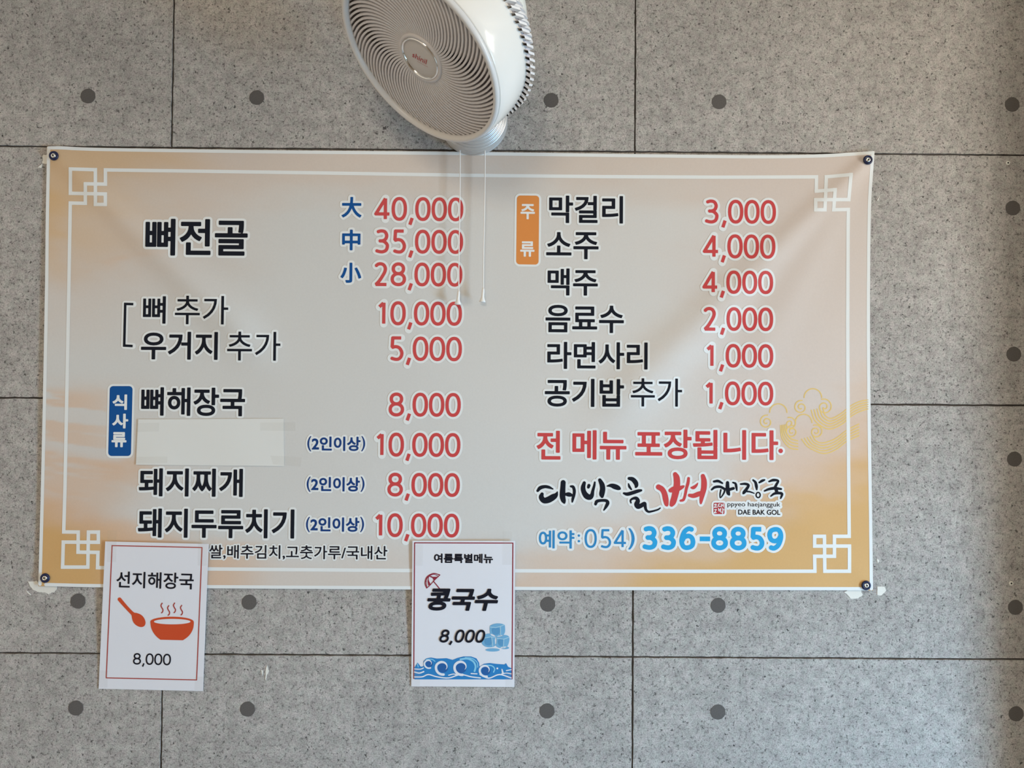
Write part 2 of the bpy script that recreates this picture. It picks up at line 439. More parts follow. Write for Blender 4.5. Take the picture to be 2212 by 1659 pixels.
c = blend(c, rose, 0.75 * sstep(520, 200, tl))
c = blend(c, amber, 0.66 * sstep(330, 60, tl))
c = blend(c, amber, 0.55 * sstep(150, 90, qx) * sstep(620, 460, qy))
c = blend(c, peach, 0.55 * np.exp(-((qy - 545 + 0.16 * (qx - 300)) / 16) ** 2) * sstep(520, 200, px) * sstep(0.42, 0.62, n1))
n4 = fbm(px / 190 + 1, (py - 0.10 * px) / 24 + 5, 77)
c = blend(c, peach, 0.60 * sstep(0.52, 0.66, n4) * sstep(340, 150, px) * sstep(830, 870, py) * sstep(1120, 1060, py))
# rose and peach streaks by the left edge
m = sstep(0.44, 0.68, n1) * sstep(420, 160, px) * sstep(800, 880, py)
c = blend(c, peach, 0.25 * m)
c = blend(c, rose, 0.30 * sstep(480, 200, qx) * sstep(860, 980, qy))
c = blend(c, peach, 0.55 * np.exp(-((qx - 280) / 90) ** 2 - ((qy - 1030) / 26) ** 2))
bl = (py + (n2 - .5) * 60 - 1085) - (px - 100) * 0.28
c = blend(c, peach, 0.75 * sstep(-45, 15, bl) * sstep(520, 330, px))
c = blend(c, gold * 1.02, 0.9 * sstep(-10, 60, bl) * sstep(330, 190, px))
c = blend(c, peach, 0.6 * sstep(250, 330, px) * sstep(620, 480, px) * sstep(1140, 1200, qy))
br = (qy - 1225) + (qx - 1250) * 0.52
c = blend(c, peach * 1.02, 0.55 * sstep(-150, 30, br))
c = blend(c, gold * 1.06, 0.92 * sstep(-20, 170, br))
c = blend(c, gold, 0.35 * sstep(1780, 1880, qx) * sstep(760, 1000, qy))
c = c * (0.97 + 0.06 * n3)[:, None]
ca = bme.color_attributes.new('print_ground', 'FLOAT_COLOR', 'POINT')
allc = np.ones((len(bme.vertices), 4), np.float32)
allc[:len(c), :3] = c; allc[len(c):, :3] = 0.75
ca.data.foreach_set('color', allc.ravel())
mb = bpy.data.materials.new('banner_cloth'); mb.use_nodes = True
nt = mb.node_tree; p = nt.nodes['Principled BSDF']
at = nt.nodes.new('ShaderNodeAttribute'); at.attribute_name = 'print_ground'
tc = nt.nodes.new('ShaderNodeTexCoord'); nz = nt.nodes.new('ShaderNodeTexNoise'); nz.inputs['Scale'].default_value = 260; nz.inputs['Detail'].default_value = 5
mr = nt.nodes.new('ShaderNodeMapRange'); mr.inputs[3].default_value = 0.96; mr.inputs[4].default_value = 1.04
mx = nt.nodes.new('ShaderNodeMix'); mx.data_type = 'RGBA'; mx.blend_type = 'MULTIPLY'; mx.inputs[0].default_value = 1
nt.links.new(tc.outputs['Object'], nz.inputs['Vector']); nt.links.new(nz.outputs[0], mr.inputs[0])
nt.links.new(at.outputs['Color'], mx.inputs[6]); nt.links.new(mr.outputs[0], mx.inputs[7])
nt.links.new(mx.outputs[2], p.inputs['Base Color'])
p.inputs['Roughness'].default_value = 0.55; p.inputs['Specular IOR Level'].default_value = 0.3
banner = tag(link('menu_banner', bme, mb), 'wide cloth menu banner with Korean dishes and red prices on concrete wall', 'banner')

# ------------------------------------------------------------------ flat print that follows a surface
class Print:
    """2-D shapes in wall metres (X, Z): one clean outline is traced round their union and laid on
    the surface y = -(h(X,Z) + lift)"""
    def __init__(s, cell=0.0007): s.segs = []; s.edges = []; s.grow = 0.0; s.cell = cell
    def disc(s, c, r, n=10): s.segs.append((c[0], c[1], c[0], c[1], r, r, 0, 0))
    def stroke(s, pts, wid, caps=True, step=None):
        P = np.asarray(pts, float); wd = np.broadcast_to(np.asarray(wid, float), (len(P),)) / 2
        n = len(P) - 1
        for i in range(n):
            s.segs.append((*P[i], *P[i + 1], wd[i], wd[i + 1], 0 if caps or i else 1, 0 if caps or i < n - 1 else 1))
    def mitre(s, pts, wid, closed=False, step=None):
        P = [np.array(p, float) for p in pts]
        ns = len(P) if closed else len(P) - 1
        for i in range(ns):
            a, b = P[i], P[(i + 1) % len(P)]; d = (b - a) / np.linalg.norm(b - a)
            if closed or i > 0: a = a - d * wid / 2
            if closed or i < ns - 1: b = b + d * wid / 2
            s.segs.append((*a, *b, wid / 2, wid / 2, 1, 1))
    def poly(s, pts, step=None):
        s.edges += [(*pts[i], *pts[(i + 1) % len(pts)]) for i in range(len(pts))]
    def field(s, extra):
        c = s.cell
        xs = [v for q in s.segs for v in (q[0] - q[4], q[2] - q[5], q[0] + q[4], q[2] + q[5])] + [v for q in s.edges for v in (q[0], q[2])]
        zs = [v for q in s.segs for v in (q[1] - q[4], q[3] - q[5], q[1] + q[4], q[3] + q[5])] + [v for q in s.edges for v in (q[1], q[3])]
        m = extra + 3 * c
        s.x0, s.z0 = min(xs) - m, min(zs) - m
        nx, nz = int((max(xs) + m - s.x0) / c) + 2, int((max(zs) + m - s.z0) / c) + 2
        gx, gz = s.x0 + c * np.arange(nx), s.z0 + c * np.arange(nz)
        def win(xa, xb, za, zb, mm):
            i0, i1 = max(0, int((min(xa, xb) - mm - s.x0) / c)), min(nx, int((max(xa, xb) + mm - s.x0) / c) + 2)
            j0, j1 = max(0, int((min(za, zb) - mm - s.z0) / c)), min(nz, int((max(za, zb) + mm - s.z0) / c) + 2)
            return i0, i1, j0, j1
        D = np.full((nz, nx), 1.0)
        for ax, az, bx_, bz, ra, rb, k0, k1 in s.segs:
            i0, i1, j0, j1 = win(ax, bx_, az, bz, max(ra, rb) + m)
            X, Z = gx[None, i0:i1] - ax, gz[j0:j1, None] - az
            dx, dz = bx_ - ax, bz - az; L = math.hypot(dx, dz)
            if L < 1e-9: d = np.sqrt(X * X + Z * Z) - max(ra, rb)
            else:
                t = (X * dx + Z * dz) / (L * L); tt = np.clip(t, 0, 1); perp = np.abs(-X * dz + Z * dx) / L
                r = ra + (rb - ra) * tt
                d = np.sqrt((X - dx * tt) ** 2 + (Z - dz * tt) ** 2) - r
                if k0: d = np.where(t < 0, np.maximum(perp - r, -t * L), np.maximum(d, -t * L))
                if k1: d = np.where(t > 1, np.maximum(perp - r, (t - 1) * L), np.maximum(d, (t - 1) * L))
            D[j0:j1, i0:i1] = np.minimum(D[j0:j1, i0:i1], d)
        if s.edges:
            U = np.full((nz, nx), 1.0); par = np.zeros((nz, nx + 1), np.int8)
            for ax, az, bx_, bz in s.edges:
                i0, i1, j0, j1 = win(ax, bx_, az, bz, m + s.grow)
                X, Z = gx[None, i0:i1] - ax, gz[j0:j1, None] - az
                dx, dz = bx_ - ax, bz - az; L2 = dx * dx + dz * dz
                if L2 > 1e-16:
                    tt = np.clip((X * dx + Z * dz) / L2, 0, 1)
                    U[j0:j1, i0:i1] = np.minimum(U[j0:j1, i0:i1], np.sqrt((X - dx * tt) ** 2 + (Z - dz * tt) ** 2))
                lo, hi = min(az, bz), max(az, bz)
                ja, jb = np.searchsorted(gz, lo, 'left'), np.searchsorted(gz, hi, 'left')
                if jb > ja:
                    jj = np.arange(ja, jb); xc = ax + (gz[jj] - az) / (bz - az) * dx
                    ii = np.clip(np.searchsorted(gx, xc, 'left'), 0, nx)
                    np.add.at(par, (jj, ii), 1)
            inside = (np.cumsum(par[:, :nx], axis=1) % 2) == 1
            D = np.minimum(D, np.where(inside, -U, U) - s.grow)
        s.D = D
        return s
    def trace(s, level=0.0):
        """marching squares: polygons of the region D < level"""
        c = s.cell; D = s.D - level; D = np.where(np.abs(D) < 1e-9, 1e-9, D); I = D < 0
        cnt = I[:-1, :-1].astype(int) + I[1:, :-1] + I[:-1, 1:] + I[1:, 1:]
        V, F = [], []
        run = max(1, int(0.010 / c))
        full = cnt == 4
        for j in np.nonzero(full.any(1))[0]:
            r = np.concatenate([[0], full[j].astype(np.int8), [0]]); df = np.diff(r)
            for i0, i1 in zip(np.nonzero(df == 1)[0], np.nonzero(df == -1)[0]):
                while i0 < i1:
                    e = min(i0 + run, i1); b = len(V)
                    xa, xb, za, zb = s.x0 + c * i0, s.x0 + c * e, s.z0 + c * j, s.z0 + c * (j + 1)
                    V += [(xa, za), (xb, za), (xb, zb), (xa, zb)]; F.append((b, b + 1, b + 2, b + 3)); i0 = e
        for j, i in zip(*np.nonzero((cnt > 0) & (cnt < 4))):
            cor = ((i, j), (i + 1, j), (i + 1, j + 1), (i, j + 1)); b = len(V)
            for k in range(4):
                (ia, ja), (ib, jb) = cor[k], cor[(k + 1) % 4]
                va, vb = D[ja, ia], D[jb, ib]
                if va < 0: V.append((s.x0 + c * ia, s.z0 + c * ja))
                if (va < 0) != (vb < 0):
                    t = va / (va - vb); V.append((s.x0 + c * (ia + (ib - ia) * t), s.z0 + c * (ja + (jb - ja) * t)))
            if len(V) - b > 2: F.append(tuple(range(b, len(V))))
            else: del V[b:]
        return np.array(V), F
    def build(s, name, m, parent, hf, lift, level=0.0):
        if not hasattr(s, 'D'): s.field(level)
        v2, faces = s.trace(level)
        X, Z = v2[:, 0], v2[:, 1]
        me = bpy.data.meshes.new(name)
        me.from_pydata(raised(X, Z, hf(X, Z) + lift).tolist(), [], faces)
        me.polygons.foreach_set('use_smooth', [True] * len(me.polygons))
        me.update()
        me.normals_split_custom_set_from_vertices(normals_of(hf, X, Z).tolist())
        return link(name, me, m, parent)

_tc = {}
def glyphs(text, res=5):
    """2-D outline mesh of a text in the built-in font: bmesh, boundary edges"""
    cu = bpy.data.curves.new('type', 'FONT'); cu.body = text; cu.resolution_u = res; cu.fill_mode = 'FRONT'
    ob = bpy.data.objects.new('type', cu); COL.objects.link(ob)
    dg = bpy.context.evaluated_depsgraph_get(); ev = ob.evaluated_get(dg)
    me = ev.to_mesh()
    bm = bmesh.new(); bm.from_mesh(me); ev.to_mesh_clear()
    bpy.data.objects.remove(ob, do_unlink=True); bpy.data.curves.remove(cu)
    bmesh.ops.remove_doubles(bm, verts=bm.verts, dist=1e-5)
    return bm

def px_box(b):
    xm, ym = (b[0] + b[2]) / 2, (b[1] + b[3]) / 2
    x0, _ = W(b[0], ym); x1, _ = W(b[2], ym); _, z1 = W(xm, b[1]); _, z0 = W(xm, b[3])
    return x0, x1, z0, z1

def set_text(text, b, bold, halo, ink, parent, hf, lift=0.0008, slant=0.0, rot=0.0, name='lettering', res=5, halo_mat=None):
    """Korean / Latin text fitted to the pixel box b; bold and halo in pixels"""
    x0, x1, z0, z1 = px_box(b); r = bold * MPP
    bm = glyphs(text, res)
    if slant:
        for v in bm.verts: v.co.x += slant * v.co.y
    xs = [v.co.x for v in bm.verts]; ys = [v.co.y for v in bm.verts]
    ax, bx_, ay, by = min(xs), max(xs), min(ys), max(ys)
    cx, cz = (x0 + x1) / 2, (z0 + z1) / 2
    ca_, sa_ = math.cos(rot), math.sin(rot)
    for v in bm.verts:
        X = x0 + r + (v.co.x - ax) / (bx_ - ax) * (x1 - x0 - 2 * r) - cx
        Z = z0 + r + (v.co.y - ay) / (by - ay) * (z1 - z0 - 2 * r) - cz
        v.co = (cx + X * ca_ + Z * sa_, cz - X * sa_ + Z * ca_, 0)
    small = (z1 - z0) < 0.02
    pr = Print(0.0004 if small else 0.0007)
    pr.edges = [(*e.verts[0].co[:2], *e.verts[1].co[:2]) for e in bm.edges if len(e.link_faces) == 1]
    bm.free()
    pr.grow = r; pr.field(halo * MPP)
    if halo: pr.build(name + '_outline', halo_mat or M['white_ink'], parent, hf, lift - 0.0003, halo * MPP)
    return pr.build(name, ink, parent, hf, lift)

def ell(cx, cy, rx, ry, n=20, pw=2.0, a0=0, a1=360):
    out = []
    for k in range(n + 1):
        a = math.radians(a0 + (a1 - a0) * k / n); c_, s_ = math.cos(a), math.sin(a)
        out.append((cx + rx * math.copysign(abs(c_) ** (2 / pw), c_), cy + ry * math.copysign(abs(s_) ** (2 / pw), s_)))
    return out
def sm(p, n=5): return [tuple(q) for q in smooth_curve(p, n)]
SIX = sm([(.92, .955), (.62, 1), (.27, .86), (.05, .56), (.01, .28), (.18, .05), (.52, 0), (.88, .09), (1, .3), (.88, .53), (.58, .62), (.24, .55), (.04, .36)])
DIG = {  # lsb, ink width (in heights), centre lines in the unit box
    '0': (.02, .64, [ell(.5, .5, .5, .5, 28, 2.25)]),
    '1': (.175, .32, [[(.0, .80), (.9, .985)], [(1, 0), (1, 1)]]),
    '2': (.0, .59, [sm([(.03, .90), (.2, .975), (.45, 1), (.72, .95), (.88, .80), (.84, .62), (.62, .40), (.32, .16), (.03, .0)]), [(0, 0), (1, 0)]]),
    '3': (.01, .60, [sm([(.10, .955), (.42, 1), (.75, .96), (.92, .79), (.82, .61), (.58, .53), (.27, .52)]), sm([(.27, .52), (.66, .50), (.95, .36), (.98, .22), (.86, .07), (.58, 0), (.3, .005), (0, .05)])]),
    '4': (-.02, .70, [[(.70, 1), (0, .25), (1, .25)], [(.70, 0), (.70, 1)]]),
    '5': (.07, .56, [[(.92, 1), (.12, 1), (.07, .55)], sm([(.07, .55), (.40, .59), (.76, .53), (.99, .33), (.93, .13), (.68, .01), (.35, 0), (0, .05)])]),
    '6': (.02, .62, [SIX]),
    '8': (.01, .645, [ell(.5, .765, .42, .235, 22, 2.1), ell(.5, .265, .5, .265, 22, 2.1)]),
    '9': (.02, .62, [[(1 - x, 1 - y) for x, y in SIX]]),
    ',': (.03, .12, None), '-': (.0, .58, [[(0, .47), (1, .47)]]),
    ')': (.02, .22, [sm([(0, 1.06), (.75, .75), (1, .42), (.75, .06), (0, -.22)])]),
    '(': (.02, .22, [sm([(1, 1.06), (.25, .75), (0, .42), (.25, .06), (1, -.22)])]),
}
def set_digits(text, b, wpx, halo, ink, parent, hf, lift=0.0008, slant=0.0, adv=0.68, name='price', ws=1.0, rot=0.0, butt=True, gap=0.30, wk=1.0):
    """figures drawn as strokes; b = pixel box of the figures without the comma's tail"""
    x0, x1, z0, z1 = px_box(b); H = z1 - z0; s = wpx * MPP / H
    strokes, cur, lo, hi = [], 0.0, 1e9, -1e9
    for ch in text:
        lsb, wd, ls = DIG[ch]
        if ch == ',':
            strokes.append([(cur + .03 + .17, .125), (cur + .03 + .075, -.16)]); cur += gap; continue
        wd *= wk; L0 = cur + lsb; lo = min(lo, L0); hi = max(hi, L0 + wd)
        for l in ls:
            strokes.append([(L0 + s / 2 + x * (wd - s), s / 2 + y * (1 - s)) for x, y in l])
        cur += {'-': .57, ')': .3, '(': .3}.get(ch, adv)
    k = (x1 - x0) / (hi - lo) / H
    cx, cz = (x0 + x1) / 2, (z0 + z1) / 2; ca_, sa_ = math.cos(rot), math.sin(rot)
    def T(p):
        X = x0 + (p[0] - lo) * k * H - cx + slant * (p[1] - .5) * H; Z = z0 + p[1] * H - cz
        return (cx + X * ca_ + Z * sa_, cz - X * sa_ + Z * ca_)
    pr, ph = Print(0.0005 if H < 0.03 else 0.0007), Print()
    for l in strokes:
        q = [T(p) for p in l]
        closed = math.hypot(q[0][0] - q[-1][0], q[0][1] - q[-1][1]) < 1e-6
        pr.stroke(q, wpx * MPP, caps=closed or not butt)
        if halo: ph.stroke(q, (wpx + 2 * halo) * MPP)
    if halo: ph.build(name + '_outline', M['white_ink'], parent, hf, lift - 0.0003)
    return pr.build(name, ink, parent, hf, lift)

BK, RD, BL = M['black_ink'], M['red_ink'], M['blue_ink']
H_ = 4.6
def kt(text, b, bold, ink=BK, halo=H_, **k): return set_text(text, b, bold, halo, ink, banner, banner_h, **k)
def pr_(text, b, wd=7.1, halo=5.0): return set_digits(text, b, wd, halo, RD, banner, banner_h)

# white margin and the knotted frame line
def wpts(l): return [W(*p) for p in l]
mg = Print()
inset = 0.0035
ring = [(top[k] + (0, -inset)) for k in range(0, NU, 2)] + [top[-1] + (-inset, -inset)]
mg.stroke([top[0] + (inset, -inset)] + ring[3:], 0.0068, step=0.02)
mg.stroke([rig[k] + (-inset, 0) for k in range(2, NV - 1, 2)] + [rig[-1] + (-inset, inset)], 0.0068, step=0.02)
mg.stroke([bot[k] + (0, inset) for k in range(4, NU - 2, 2)], 0.0068, step=0.02)
mg.stroke([lef[k] + (inset, 0) for k in range(2, NV - 1, 2)], 0.0068, step=0.02)
mg.build('white_margin', M['white_ink'], banner, banner_h, 0.0003)
fr = Print(); FW = 7.6 * MPP
fr.mitre(wpts([(152, 365), (206, 366.5), (206, 441.5), (227.5, 441.5), (227.5, 419), (152, 417.5)]), FW, True)
fr.mitre(wpts([(1785, 382), (1838.5, 377), (1833.5, 431), (1762, 431.4), (1762, 453), (1782, 453)]), FW, True)
fr.mitre(wpts([(1781.7, 1233.9), (1835, 1233.9), (1835, 1179.6), (1759.7, 1179.6), (1759.7, 1158.5), (1780.8, 1158.5)]), FW, True)
fr.mitre(wpts([(136.7, 1171), (212.4, 1171.3), (212.4, 1149.3), (191, 1149.3), (189.7, 1225), (135.2, 1225)]), FW, True)
fr.mitre(wpts([(227.7, 397.7), (227.7, 367), (450, 370), (660, 373), (1000, 378.5), (1300, 381.5), (1560, 382.7), (1763.7, 382), (1763.3, 412.8),
               (1804, 409.7), (1801, 453), (1832.5, 452.4), (1832, 493), (1831.2, 698), (1831.4, 800), (1833, 1000), (1834.4, 1158.5), (1802.5, 1158.5),
               (1802.5, 1201.6), (1759.7, 1201.6), (1760.3, 1233.9), (1500, 1234), (1125, 1233), (870, 1232.3), (453, 1229), (210.6, 1226.2),
               (211.6, 1193.2), (168.5, 1192.7), (169, 1149.3), (137.6, 1149), (140.3, 1055), (148.7, 620), (151.8, 438.5), (184.3, 439.2), (184.3, 397)]), FW, True)
fr.build('frame_line', M['white_ink'], banner, banner_h, 0.00035)

# golden cloud drawing
cl = Print()
def zc(p): return W(1600 + p[0] / 3.319, 800 + p[1] / 3.319)
def cs(p, wd=2.4, n=6): cl.stroke([zc(q) for q in smooth_curve(p, n)], wd * MPP, step=0.02)
def spiral(cx, cy, r0, r1, a0, turns, n=26):
    return [(cx + (r0 + (r1 - r0) * k / n) * math.cos(math.radians(a0) + 2 * math.pi * turns * k / n),
             cy + (r0 + (r1 - r0) * k / n) * math.sin(math.radians(a0) + 2 * math.pi * turns * k / n)) for k in range(n + 1)]
for cx, cy_, r in ((518, 195, 63), (270, 302, 62), (452, 375, 60)):
    cs(ell(cx, cy_, r, r, 14, 2, 180, 360), n=2)
for cx, cy_, r, a, t in ((432, 265, 50, -80, -1.6), (600, 262, 58, -110, 1.7), (185, 370, 50, -80, -1.6), (355, 382, 46, -110, 1.4), (368, 440, 46, -80, -1.6), (540, 440, 50, -110, 1.7)):
    cs(spiral(cx, cy_, r, 9, a, t), 2.4, 2)
for k in range(5):
    o = k * 19
    cs([(590 - o * 1.1, 270 + o * .2), (605 - o * .9, 320 + o * .6), (650 - o * .3, 345 + o), (720, 310 + o * 1.05), (790, 255 + o * 1.0), (850, 225 + o * .95), (912, 212 + o * .85)])
    cs([(520 - o * 1.1, 470 + o * .3), (540 - o * .7, 505 + o * .6), (590, 520 + o * 1.0), (680, 490 + o * 1.05), (760, 430 + o * 1.05), (848, 385 + o * 1.1)])
    if k < 4: cs([(320 - o * .6, 390 + o * .1), (325 - o * .5, 440 + o * .8), (360 - o * .2, 490 + o * 1.1), (410, 505 + o * 1.1)])
cl.build('cloud_drawing', M['gold_ink'], banner, banner_h, 0.0003)

# ---- menu, first column
kt('뼈전골', (314, 473, 535, 552.5), 1.9, halo=5.2)
for ch, b in (('大', (738, 425.4, 781.2, 470)), ('中', (739, 496, 778.7, 540.7)), ('小', (735.5, 567.4, 780.4, 611))):
    kt(ch, b, 1.25, BL, 5.0)
pr_('40,000', (808.5, 425.8, 1001, 477.5)); pr_('35,000', (809.5, 496, 1000.5, 548)); pr_('28,000', (808, 567, 999, 618.7))
pr_('10,000', (816, 651, 998, 703.3)); pr_('5,000', (842, 727, 998, 780)); pr_('8,000', (839.5, 848.3, 995.5, 900.3))
pr_('10,000', (812, 934.8, 994.7, 987)); pr_('8,000', (836.8, 1021.5, 993.6, 1073.2)); pr_('10,000', (809.2, 1109, 992.3, 1160.8))
kt('뼈', (309, 639.7, 358, 699), 0.9); kt('추가', (378, 639, 493, 700.7), 0.25)
kt('우거지', (304.7, 716.5, 470.4, 776.8), 1.25); kt('추가', (490.8, 716.5, 605.7, 779), 0.25)
br_, bo = Print(), Print()
bp = wpts([(288, 657), (270.5, 656.5), (268.3, 746.5), (286.5, 747.5)])
br_.mitre(bp, 5.4 * MPP); bo.stroke(bp, 14 * MPP)
bo.build('bracket_outline', M['white_ink'], banner, banner_h, 0.0005); br_.build('bracket', BK, banner, banner_h, 0.0008)
kt('뼈해장국', (305, 837, 529.4, 898.5), 1.35)
kt('돼지찌개', (300, 1012, 524.6, 1072.8), 1.45); kt('돼지두루치기', (298, 1099.3, 635.8, 1162.3), 1.45)
for b in ((663.9, 942, 787.8, 975), (662.5, 1029.5, 786.4, 1062.6), (661, 1116.5, 785.4, 1149.6)):
    kt('2인이상', (b[0] + 9.5, b[1] + 1, b[2] - 9, b[3] - 1), 0.95, M['navy_ink'], 4.0)
    kt('(', (b[0], b[1], b[0] + 8.5, b[3]), 0.4, M['navy_ink'], 4.0); kt(')', (b[2] - 7.5, b[1], b[2] + 1, b[3]), 0.4, M['navy_ink'], 4.0)
kt('쌀,배추김치,고춧가루/국내산', (452, 1178, 836.8, 1209), 0.40, M['dark_ink'], 3.0)

def rbox(corners, r, grow):
    """rounded box through four pixel corners (clockwise from top-left)"""
    cx = sum(p[0] for p in corners) / 4; cy_ = sum(p[1] for p in corners) / 4
    out = []
    for (x, y), a0 in zip(corners, (180, 270, 0, 90)):
        ix, iy = x + (r if x < cx else -r), y + (r if y < cy_ else -r)
        for k in range(7):
            a = math.radians(a0 + 15 * k); out.append(W(ix + (r + grow) * math.cos(a), iy + (r + grow) * math.sin(a)))
    return out[::-1]
def label_box(corners, ink):
    a, b = Print(), Print()
    a.poly(rbox(corners, 7.5, 4.6), 0.014); b.poly(rbox(corners, 7.5, 0), 0.014)
    a.build('label_box_outline', M['white_ink'], banner, banner_h, 0.0004); b.build('label_box', ink, banner, banner_h, 0.0006)
label_box([(237, 834), (286.3, 834), (283, 985), (233.8, 985)], BL)
label_box([(1116.5, 422.3), (1164.7, 422.6), (1163.5, 571.6), (1115, 571)], M['orange_ink'])
for ch, b, bd in (('식', (243, 852, 274.5, 885.4), 1.3), ('사', (242.5, 893.5, 277, 925.5), 1.3), ('류', (241, 933.3, 273.2, 966), 1.3),
                  ('주', (1124.4, 440.7, 1155.5, 473.6), 1.0), ('류', (1123.8, 521.3, 1154.6, 554.5), 1.0)):
    kt(ch, b, bd, M['white_ink'], 0, lift=0.0009)

# ---- drinks, second column
for s, b, bd in (('막걸리', (1186.2, 422.9, 1345.8, 482.2), 1.2), ('소주', (1180, 501.3, 1293, 559.7), 1.1), ('맥주', (1182.9, 580, 1291.4, 638.4), 1.1),
                 ('음료수', (1178.5, 659, 1347.7, 719), 1.1), ('라면사리', (1182.2, 739, 1399, 797.4), 1.1), ('공기밥', (1177, 818.3, 1348, 878.9), 1.2), ('추가', (1363, 817.4, 1473.4, 878.3), 0.3)):
    kt(s, b, bd)
for s, b in (('3,000', (1521.4, 431.5, 1676.3, 483.2)), ('4,000', (1518.3, 506.2, 1675.1, 558.5)), ('4,000', (1517.4, 584.3, 1670.2, 635)),
             ('2,000', (1519, 663.6, 1670.2, 715)), ('1,000', (1525, 743, 1670.5, 794.3)), ('1,000', (1523, 824, 1670.5, 875.8))):
    pr_(s, b)
kt('전', (1159.3, 930.4, 1210.9, 992.8), 1.5, RD, 5.0); kt('메뉴', (1236.6, 929.5, 1353.3, 992.8), 1.5, RD, 5.0); kt('포장됩니다', (1372.3, 928.5, 1681, 992.8), 1.5, RD, 5.0)
dt, do = Print(), Print()
dt.disc(W(1686.5, 974), 4.8 * MPP, 20); do.disc(W(1686.5, 974), 9.5 * MPP, 24)
do.build('full_stop_outline', M['white_ink'], banner, banner_h, 0.0005); dt.build('full_stop', RD, banner, banner_h, 0.0008)

# ---- brush-written shop name
S7 = lambda q: (1140 + q[0] / 7.9, 1000 + q[1] / 7.9, q[2] / 7.9)
S8 = lambda q: (1400 + q[0] / 7.135, 1000 + q[1] / 7.135, q[2] / 7.135)
BRUSH_A = [
    [(170, 475, 45), (215, 425, 62), (290, 405, 55), (360, 415, 50), (430, 445, 22)],
    [(245, 530, 55), (232, 585, 85), (275, 640, 95), (350, 630, 108), (430, 585, 105), (480, 550, 70), (508, 492, 16)],
    [(605, 335, 85), (600, 420, 88), (595, 500, 95), (595, 580, 95), (610, 640, 80), (625, 680, 36)],
    [(650, 535, 45), (700, 538, 75), (745, 550, 50)],
    [(735, 400, 35), (775, 410, 50), (795, 470, 52), (790, 540, 50), (770, 610, 48), (760, 665, 28)],
    [(965, 340, 55), (945, 420, 78), (960, 500, 85), (1005, 565, 100), (1060, 585, 90), (1095, 550, 70), (1110, 480, 52), (1135, 390, 42), (1145, 330, 30)],
    [(1045, 385, 55), (1035, 415, 48)],
    [(1230, 292, 58), (1268, 370, 85), (1278, 450, 92), (1265, 530, 90), (1270, 575, 50)],
    [(1355, 395, 20), (1420, 385, 60), (1480, 402, 88), (1540, 425, 78), (1572, 442, 36)],
    [(1158, 702, 48), (1182, 655, 55), (1260, 640, 48), (1340, 645, 52), (1365, 680, 60), (1340, 740, 52), (1300, 805, 24)],
    [(1730, 265, 52), (1790, 280, 75), (1838, 330, 82), (1855, 380, 65), (1845, 412, 36)],
    [(1720, 355, 22), (1735, 405, 42), (1768, 452, 28)],
    [(1640, 518, 36), (1700, 532, 60), (1790, 510, 62), (1880, 480, 58), (1935, 468, 40)],
    [(1762, 682, 26), (1755, 640, 32), (1790, 610, 40), (1850, 602, 58), (1880, 645, 70), (1860, 705, 85), (1882, 745, 80), (1940, 725, 75), (1995, 692, 58), (2005, 745, 52), (2020, 800, 45), (2060, 833, 38), (2110, 828, 34), (2165, 815, 30), (2225, 795, 28), (2262, 770, 22)],
]
BRUSH_R = [
    [(162, 372, 82), (215, 405, 82), (252, 470, 85), (272, 560, 88), (283, 630, 68), (290, 655, 36)],
    [(418, 175, 68), (440, 230, 95), (445, 330, 100), (430, 430, 105), (410, 520, 98), (385, 600, 95), (362, 645, 62)],
    [(345, 425, 62), (400, 408, 92), (470, 395, 75), (530, 370, 48), (552, 356, 24)],
    [(625, 237, 42), (615, 310, 48), (590, 400, 45), (570, 500, 42), (545, 568, 42), (502, 582, 34)],
    [(665, 382, 26), (700, 380, 52), (740, 350, 40), (768, 310, 12)],
    [(640, 500, 52), (700, 507, 68), (770, 482, 75), (822, 455, 50)],
    [(845, 202, 65), (862, 280, 85), (860, 380, 88), (840, 470, 80), (825, 540, 65), (815, 605, 42), (814, 630, 18)],
]
BRUSH_B = [
    [(1015, 287, 34), (1080, 280, 42), (1145, 312, 28)], [(980, 412, 28), (1030, 375, 40), (1110, 368, 40), (1180, 402, 38)],
    [(1185, 405, 28), (1168, 465, 26), (1115, 538, 16), (1110, 480, 22), (1122, 415, 24)],
    [(1225, 305, 50), (1225, 380, 60), (1235, 460, 58), (1250, 490, 30)], [(1250, 412, 44), (1315, 392, 44)],
    [(1308, 302, 26), (1348, 320, 35), (1360, 370, 38), (1368, 422, 22)],
    [(1428, 327, 26), (1500, 323, 38), (1548, 345, 40), (1520, 400, 45), (1482, 450, 48), (1468, 470, 30)], [(1500, 438, 28), (1570, 445, 24), (1635, 468, 18)],
    [(1620, 265, 28), (1655, 300, 40), (1670, 360, 45), (1675, 412, 24)], [(1715, 302, 28), (1760, 275, 40), (1795, 262, 26)],
    [(x, y, 21) for x, y in ell(1697, 495, 32, 40, 12)],
    [(1865, 287, 26), (1930, 265, 42), (2005, 275, 32), (1980, 330, 40), (1955, 378, 40)], [(1795, 432, 26), (1860, 405, 38), (1950, 390, 45), (2050, 402, 32)],
    [(1970, 400, 50), (1985, 452, 52)], [(1892, 512, 22), (1950, 472, 38), (2030, 465, 42), (2065, 480, 40), (2050, 530, 30), (2040, 552, 14)],
]
def brush(lines, conv, ink, halo=5.0):
    a, b = Print(), Print()
    for l in lines:
        q = [conv(p) for p in smooth_curve(l, 6)]
        xy = [W(p[0], p[1]) for p in q]
        a.stroke(xy, [p[2] * MPP for p in q], step=0.02)
        b.stroke(xy, [(p[2] + 2 * halo) * MPP for p in q], step=0.02)
    b.build('brush_lettering_outline', M['white_ink'], banner, banner_h, 0.0005)
    a.build('brush_lettering', ink, banner, banner_h, 0.0008)
